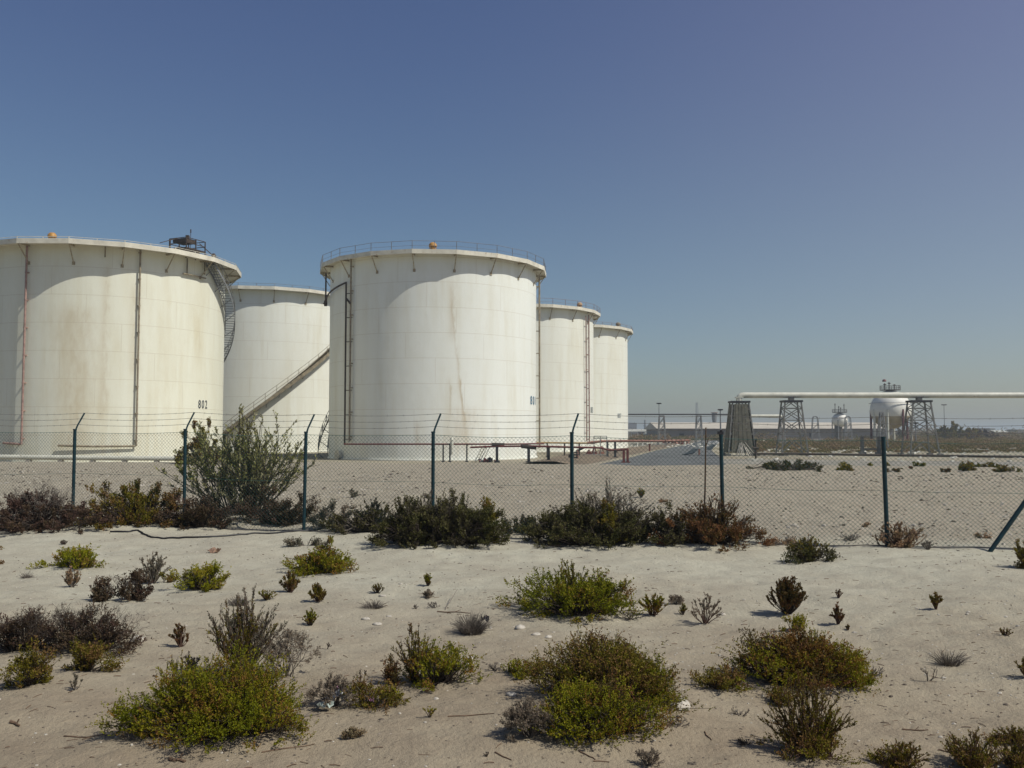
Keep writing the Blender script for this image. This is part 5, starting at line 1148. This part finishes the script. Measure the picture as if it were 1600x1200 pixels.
# bank beyond the fence
def bk(px, py, w, h, lm, label, kind='mound', tw='g', **op): return A('ground_clump', px, py, w, h, [(kind, lm, tw, 0, 1, 1, op)], label, 'clump', G3)
bk(548, 779, 26, 12, 'grey', 'grey clump on the bank right of the third post, upper one', dry=.3)
bk(541, 796, 24, 9, 'grey', 'grey clump on the bank right of the third post, lower one', dry=.5)
bk(632, 790, 26, 10, 'grey', 'grey clump on the bank left of the fourth post', dry=.4)
bk(668, 779, 18, 6, 'grey', 'tiny grey clump on the bank touching the fourth post', dry=.5)
bk(1002, 778, 16, 14, 'green', 'single green tuft on the bank between the fifth and sixth posts', kind='vase', dry=.1)
bk(1040, 785, 24, 9, 'tan', 'tan flat clump on the bank right of the green tuft', dry=.5)
bk(1233, 858, 60, 9, 'tan', 'tan flat clump just behind the rounded bush at the fence', dry=.5)
bk(1350, 824, 16, 6, 'tan', 'tiny tan clump on the bank left of the last post', dry=.6)
bk(1535, 842, 30, 9, 'tan', 'tan flat clump on the bank by the slanting brace', dry=.5)
def P2(px, py, w, h, lm, label, dry=.3): return bk(px, py, w, h, lm, label, dry=dry, density=1.2)
P2(1235, 736, 108, 14, 'dark', 'long low dark green clump on the rise below the second tower', .3)
P2(1322, 735, 50, 9, 'olive', 'olive clump right of the long dark green one', .2)
P2(1360, 728, 20, 5, 'olive', 'little olive clump above and left of the last fence post', .2)
P2(1396, 738, 34, 7, 'rust', 'brown clump just right of the last fence post top', .6)
P2(1393, 728, 14, 5, 'olive', 'tiniest olive clump touching the last fence post', .2)
P2(1428, 729, 26, 7, 'green', 'green clump below the third tower', .1)
P2(1424, 734, 16, 4, 'rust', 'tiny brown clump under the green one below the third tower', .6)
P2(1470, 738, 30, 7, 'rust', 'brown clump right of the third tower', .6)
P2(1508, 736, 48, 13, 'olive', 'highest olive clump on the rise at the right', .3)
P2(1526, 730, 36, 7, 'green', 'green clump joined behind the highest olive one', .2)
P2(1550, 730, 34, 7, 'olive', 'olive clump second from the right frame edge on the rise', .3)
P2(1582, 739, 56, 9, 'olive', 'olive clump nearest the right frame edge on the rise', .3)
# round bush behind the fence and the tree far right
def big(name, px, Y, wpx, hpx, comps, label, cat, seed=1, base=None, group=None):
    x = XatY(px, Y); m = Y / F; c = Vector((x, Y, float(gz(x, Y)))); e = empty(name, c, label, cat, group); 
    for i, (kind, lm, smt, dx, fw, fh, op) in enumerate(comps):
        rg = np.random.default_rng(seed + i); lf, st = dict(mound=mound, vase=vase, twig=twig)[kind](rg, wpx * m * fw, wpx * m * fw * .8, hpx * m * fh, m * 1.5625, c.x, c.y, **op)
        ox = dx * wpx * m
        if lf is not None: o = mk('foliage', lf[0], lf[1], LM[lm], e, lf[2]); o.location.x = ox
        o = mk('stems', st[0], st[1], SM[smt], e); o.location.x = ox
    return e
big('bush', 320, 36, 92, 66, [('mound', 'olive', 'g', 0, .85, 1.0, {'density': 1.3, 'dry': .4}), ('mound', 'rust', 'g', -.35, .4, .5, {'dry': .6})], 'round olive bush on the rise beyond the fence, in front of tank 802', 'bush', 5)
big('tree', 1485, 300, 70, 31, [('mound', 'olive', 'd', 0, 1, 1, {'density': 3.5, 'dry': .2, 'K': 12})], 'wide low green tree at the far side of the plain right of the towers', 'tree', 7)
big('tree', 1536, 320, 54, 20, [('mound', 'brown', 'd', 0, 1, 1, {'density': 3.5, 'dry': .4, 'K': 10})], 'smaller brownish tree right beside the wide low green one', 'tree', 8)
big('tree', 1402, 330, 30, 19, [('mound', 'dark', 'd', 0, 1, 1, {'density': 3, 'dry': .3, 'K': 6, 'lfac': .8})], 'small dark tree seen under the large sphere', 'tree', 9)
big('tree', 1185, 322, 30, 14, [('mound', 'brown', 'd', 0, 1, 1, {'density': 1.2, 'dry': .4, 'K': 6})], 'dark shrub-like tree before the warehouse by the clad tower', 'tree', 10)
# ground cover far out: belt of low scrub, one object
rg = np.random.default_rng(77); Vs = []; Fs = []; Ts = []; off = 0
def belt(n, pxr, pyr, wr, hr, seed, lf=1.0):
    global off
    for i in range(n):
        px = rg.uniform(*pxr); py = rg.uniform(*pyr); c = PL(px, py); w_ = rg.uniform(*wr); h_ = w_ * rg.uniform(*hr)
        m = c.y / F * 1.5; k = 60; a = rg.random(k) * 2 * PI; q = np.sqrt(rg.random(k)); x = c.x + np.cos(a) * q * w_ / 2; y = c.y + np.sin(a) * q * w_ * .5; z = PLAIN + h_ * (1 - q ** 2) * rg.random(k) ** .5
        d = unit(rg.normal(size=(k, 3)) * .5 + np.array([0, 0, 1.0])); s_ = max(.16, m * 1.3) * lf
        V, F_, t_ = leaves(rg, np.stack([x, y, z], 1), d, s_ * .5, 3, s_, s_ * .6, np.full(k, rg.uniform(.1, .95)))
        Vs.append(V); Fs.append(F_ + off); Ts.append(t_); off += len(V)
belt(420, (1290, 1760), (688, 701), (2.5, 7), (.15, .28), 1)
belt(160, (1130, 1300), (689, 700), (1.5, 4), (.2, .35), 2)
belt(190, (1135, 1760), (700, 708), (.8, 2.4), (.2, .3), 3)
belt(160, (985, 1180), (685.5, 688.5), (2.5, 6), (.25, .5), 4)
belt(260, (1130, 1760), (683.5, 688), (4, 10), (.25, .4), 5)
belt(130, (1400, 1800), (679, 684), (14, 34), (.16, .26), 6, 1.2)
belt(120, (985, 1400), (680, 684), (12, 26), (.12, .2), 7, 1.2)
tag(mk('scrub', np.concatenate(Vs), np.concatenate(Fs), LM['scrub'], None, np.concatenate(Ts)), 'olive and brown ground cover across the far plain', kind='stuff')
# pale rubble along the foot of the towers
mb = MB(); rr = random.Random(31)
def blob(mb, c, s, r, fl=.6, n=6):
    a0 = r.random() * 6; ring = [Vector((math.cos(a0 + k * 2 * PI / n) * s * r.uniform(.7, 1.2), math.sin(a0 + k * 2 * PI / n) * s * r.uniform(.6, 1.1), s * fl * r.uniform(.0, .35))) for k in range(n)]
    ring2 = [p * .6 + Vector((0, 0, s * fl * r.uniform(.5, .9))) for p in ring]; lo = [Vector((p.x * .9, p.y * .9, -s * .3)) for p in ring]
    mb.add([c + p for p in lo + ring + ring2], [(k, (k + 1) % n, n + (k + 1) % n, n + k) for k in range(n)] + [(n + k, n + (k + 1) % n, 2 * n + (k + 1) % n, 2 * n + k) for k in range(n)] + [tuple(range(2 * n, 3 * n))])
for i in range(260):
    px = rr.uniform(1170, 1700); py = rr.uniform(702, 708.5) if rr.random() < .8 else rr.uniform(708, 722); c = PL(px, py); blob(mb, c, rr.uniform(.10, .30), rr, .7)
for i in range(160):
    c = PL(rr.uniform(985, 1130), rr.uniform(690, 699)); blob(mb, c, rr.uniform(.12, .38), rr, .7)
tag(mb.build('rubble', M_BLK), 'pale rubble scattered along the foot of the towers and the bund', kind='stuff')

# ------------------------------------------------------------------ litter on the sand
M_ST = paint('pale limestone', (.46, .42, .35), .9, .2, 0, 14); M_ST2 = paint('dark stone', (.13, .105, .08), .9, .3, 0, 14)
def stuff_stones(name, n, yr, sr, mat, seed, label, fl=.6, bankside=False):
    mb = MB(); r = random.Random(seed)
    for i in range(n):
        y = r.uniform(*yr) if not bankside else r.uniform(yr[0], yr[1]); x = r.uniform(-.62, .62) * y
        if vnoise(x * .5, y * .5, seed) + r.uniform(-.35, .35) < -.05: continue
        if bankside and y < FZ0 + (x - FX0) * FDZ / FDX + .3: continue
        s = r.uniform(*sr) * (1 if r.random() < .9 else 1.8) * (1 + y * .03); blob(mb, on(x, y), s, r, fl, 5)
    return tag(mb.build(name, mat), label, kind='stuff')
stuff_stones('pebbles', 2600, (4, 15), (.003, .010), M_ST, 41, 'small pale pebbles and shell bits scattered on the sand')
stuff_stones('crumbs', 3600, (4, 16), (.003, .010), M_ST2, 43, 'dark crumbs and dry plant bits scattered on the sand', .5)
stuff_stones('gravel', 5200, (14, 33), (.006, .019), M_ST2, 47, 'dark gravel on the bank beyond the fence', .7, True)
stuff_stones('gravel', 5200, (14, 33), (.007, .022), M_ST, 49, 'pale gravel on the bank beyond the fence', .7, True)
mb = MB(); r = random.Random(5)          # fine twig litter: nobody could count it
for i in range(1700):
    y = 4.1 + 10 * r.random() ** 1.2; x = r.uniform(-.6, .6) * y
    if vnoise(x * .7, y * .7, 15) + r.uniform(-.3, .3) < 0: continue
    a = r.gauss(.1, .9); L = r.uniform(.015, .07); c = on(x, y); d = Vector((math.cos(a), math.sin(a), 0)) * L; p = on(x - d.x / 2, y - d.y / 2); q = on(x + d.x / 2, y + d.y / 2); rad = r.uniform(.0012, .003)
    mb.tube([p + Vector((0, 0, rad)), c + Vector((0, 0, rad * 2.4)), q + Vector((0, 0, rad * 1.3))], rad, 4, False)
tag(mb.build('twig_litter', M_STICK), 'fine dry twig litter scattered on the sand', kind='stuff')
# single sticks and stones one can point to
stk = [((700, 1121), (772, 1117), .004, 'thin straight stick lying right of the tiny yellow green sprout'), ((410, 1178), (492, 1166), .004, 'long thin stick lying under the largest green shrub'), ((452, 1126), (500, 1116), .006, 'pale yellowish reed lying at the right foot of the largest green shrub'), ((1410, 1141), (1450, 1142), .005, 'short dark stick lying on bare sand in the right foreground'), ((1466, 1173), (1496, 1182), .004, 'thin dark stick left of the upright olive bush at the bottom'), ((774, 1178), (800, 1190), .004, 'thin slanting stick at the bottom centre'), ((684, 957), (735, 959), .006, 'dark stick lying below the thin grey sprig'), ((695, 954), (715, 936), .004, 'thin pale stick propped up over the dark one'), ((1100, 1146), (1112, 1159), .004, 'tiny crooked stick right of the fresh green foreground shrub'), ((18, 1131), (32, 1136), .009, 'thick short bark piece at the lower left'), ((265, 1189), (292, 1192), .009, 'flat reddish bark piece at the bottom left of centre'), ((100, 1152), (172, 1150), .004, 'faint long stick left of the largest green shrub'), ((300, 822), (390, 800), .010, 'long pale fallen branch leaning out left of the tall green shrub'), ((400, 800), (470, 822), .010, 'long pale fallen branch lying right of the tall green shrub'), ((905, 1176), (930, 1188), .004, 'curved dark stick below the fresh green foreground shrub'), ((928, 1191), (952, 1193), .004, 'short straight stick, lowest under the fresh green foreground shrub')]
for (a, b2, rad, lab) in stk:
    p = G(*a); q = G(*b2); n = 6; pts = []
    for i in range(n + 1):
        c = p.lerp(q, i / n); pts.append(Vector((c.x + r.uniform(-1, 1) * rad, c.y + r.uniform(-1, 1) * rad, float(gz(c.x, c.y)) + rad * .9)))
    if 'fallen branch' in lab: pts = [v + Vector((0, 0, .10 * math.sin(PI * i / n) + .02)) for i, v in enumerate(pts)]
    if 'propped' in lab: pts = [v + Vector((0, 0, .10 * i / n)) for i, v in enumerate(pts)]
    mb = MB(); mb.tube(pts, rad * 1.1, 6, r2=rad * .55); mid = pts[3]
    if rad > .0045: mb.tube([mid, mid + (pts[4] - pts[3]) * 1.2 + Vector((0, .02, rad * 3))], rad * .5, 5)
    tag(mb.build('stick', SM['g'] if ('pale' in lab) else M_STICK, smooth=True), lab, 'stick', 'sticks on the sand')
sts = [(812, 983, .045, 'pale stone, left of three above the broad brown green shrub'), (838, 993, .03, 'pale stone, middle of three above the broad brown green shrub'), (857, 997, .028, 'pale stone, right of three above the broad brown green shrub'), (572, 969, .03, 'pale stone, upper of two below the dry flattened clump'), (590, 977, .032, 'pale stone, lower of two below the dry flattened clump'), (215, 1003, .06, 'flat pale stone lying right of the dark purplish shrub'), (1060, 1106, .07, 'smooth pale stone at the right foot of the broad brown green shrub'), (598, 932, .03, 'pale stone beside the tiny olive tuft'), (993, 955, .05, 'pale stone tucked behind the spiky green tuft'), (626, 913, .02, 'tiny white stone alone mid sand'), (800, 1088, .03, 'pale stone left of the broad brown green shrub'), (1128, 961, .03, 'pale stone right of the open reddish bush'), (735, 1030, .025, 'pale stone right above the green shrub with bare twigs'), (608, 964, .02, 'small reddish stone right of the flattened clump')]
for i, (px, py, s, lab) in enumerate(sts):
    bm = MB(); n1, n2 = 10, 6; rs = random.Random(i); vs = []; ph = rs.random() * 6
    for j in range(n2 + 1):
        for k in range(n1):
            th = PI * j / n2; a = 2 * PI * k / n1; rr_ = s * (1 + .18 * math.sin(a * 2 + ph) + .12 * math.sin(a * 3 + th * 2 + ph)) * rs.uniform(.93, 1.07); vs.append((rr_ * 1.3 * math.sin(th) * math.cos(a), rr_ * math.sin(th) * math.sin(a), rr_ * .6 * math.cos(th)))
    bm.add(vs, [(j * n1 + k, j * n1 + (k + 1) % n1, (j + 1) * n1 + (k + 1) % n1, (j + 1) * n1 + k) for j in range(n2) for k in range(n1)])
    o = bm.build('stone', M_ST, smooth=True, sharp=60); c = G(px, py); o.location = (c.x, c.y, c.z + s * .15); tag(o, lab, 'stone', 'pale stones on the sand')
# crumpled clear and coloured litter in the shrub
def crumple(name, px, py, w, h, mat, label, cat, seed, up=.03):
    r = random.Random(seed); c = G(px, py); m = c.y / F; mb = MB(); nx, ny = 7, 5; vs = []
    for j in range(ny):
        for k in range(nx): vs.append(((k / (nx - 1) - .5) * w * m + r.uniform(-1, 1) * .006, (j / (ny - 1) - .5) * w * m * .6 + r.uniform(-1, 1) * .006, up + r.uniform(0, 1) * h * m + .012 * math.sin(k * 2 + j)))
    mb.add(vs, [(j * nx + k, j * nx + k + 1, (j + 1) * nx + k + 1, (j + 1) * nx + k) for j in range(ny - 1) for k in range(nx - 1)])
    o = mb.build(name, mat); o.location = c; sl = o.modifiers.new('thick', 'SOLIDIFY'); sl.thickness = .002; return tag(o, label, cat)
m_pl, t_, b_ = newmat('clear crumpled plastic'); b_.inputs['Base Color'].default_value = (.7, .72, .74, 1); b_.inputs['Roughness'].default_value = .15; b_.inputs['Alpha'].default_value = .75; b_.inputs['Specular IOR Level'].default_value = .8
crumple('plastic_bag', 528, 1102, 34, 16, m_pl, 'crumpled clear plastic caught in the brown green shrub', 'litter', 3)
crumple('wrapper', 527, 1097, 12, 9, paint('pink wrapper', (.75, .40, .58), .35, .15, 0, 40), 'small pinkish white wrapper on the clear plastic', 'litter', 4, .07)
crumple('wrapper', 508, 1112, 24, 6, paint('pale green wrapper', (.50, .56, .50), .4, .15, 0, 40), 'pale greenish wrapper lying left of the clear plastic', 'litter', 5)
crumple('wrapper', 580, 1106, 6, 5, paint('pink wrapper', (.7, .4, .4)), 'tiny pink scrap at the right of the littered shrub', 'litter', 6)
crumple('rag', 335, 864, 18, 9, paint('brown rag', (.30, .19, .13), .9, .3, 0, 30), 'crumpled brown scrap on the sand below the tall green shrub', 'litter', 7, .0)
crumple('board_scrap', 758, 978, 11, 12, M_DARK, 'dark pointed scrap standing in the dry fan of twigs', 'litter', 8, .03)
# ------------------------------------------------------------------ haze (last)
hz = MB(); hz.box((0, 1950, 12.5), (9000, 4300, 31)); hm = bpy.data.materials.new('haze'); hm.use_nodes = True
t = hm.node_tree; t.nodes.clear(); out = t.nodes.new('ShaderNodeOutputMaterial'); pv = t.nodes.new('ShaderNodeVolumePrincipled')
pv.inputs['Color'].default_value = (.78, .87, .90, 1); pv.inputs['Density'].default_value = 0.00055; pv.inputs['Anisotropy'].default_value = 0.2
t.links.new(pv.outputs[0], out.inputs['Volume'])
tag(hz.build('haze', hm), 'thin pale air over the whole desert plain', kind='stuff')
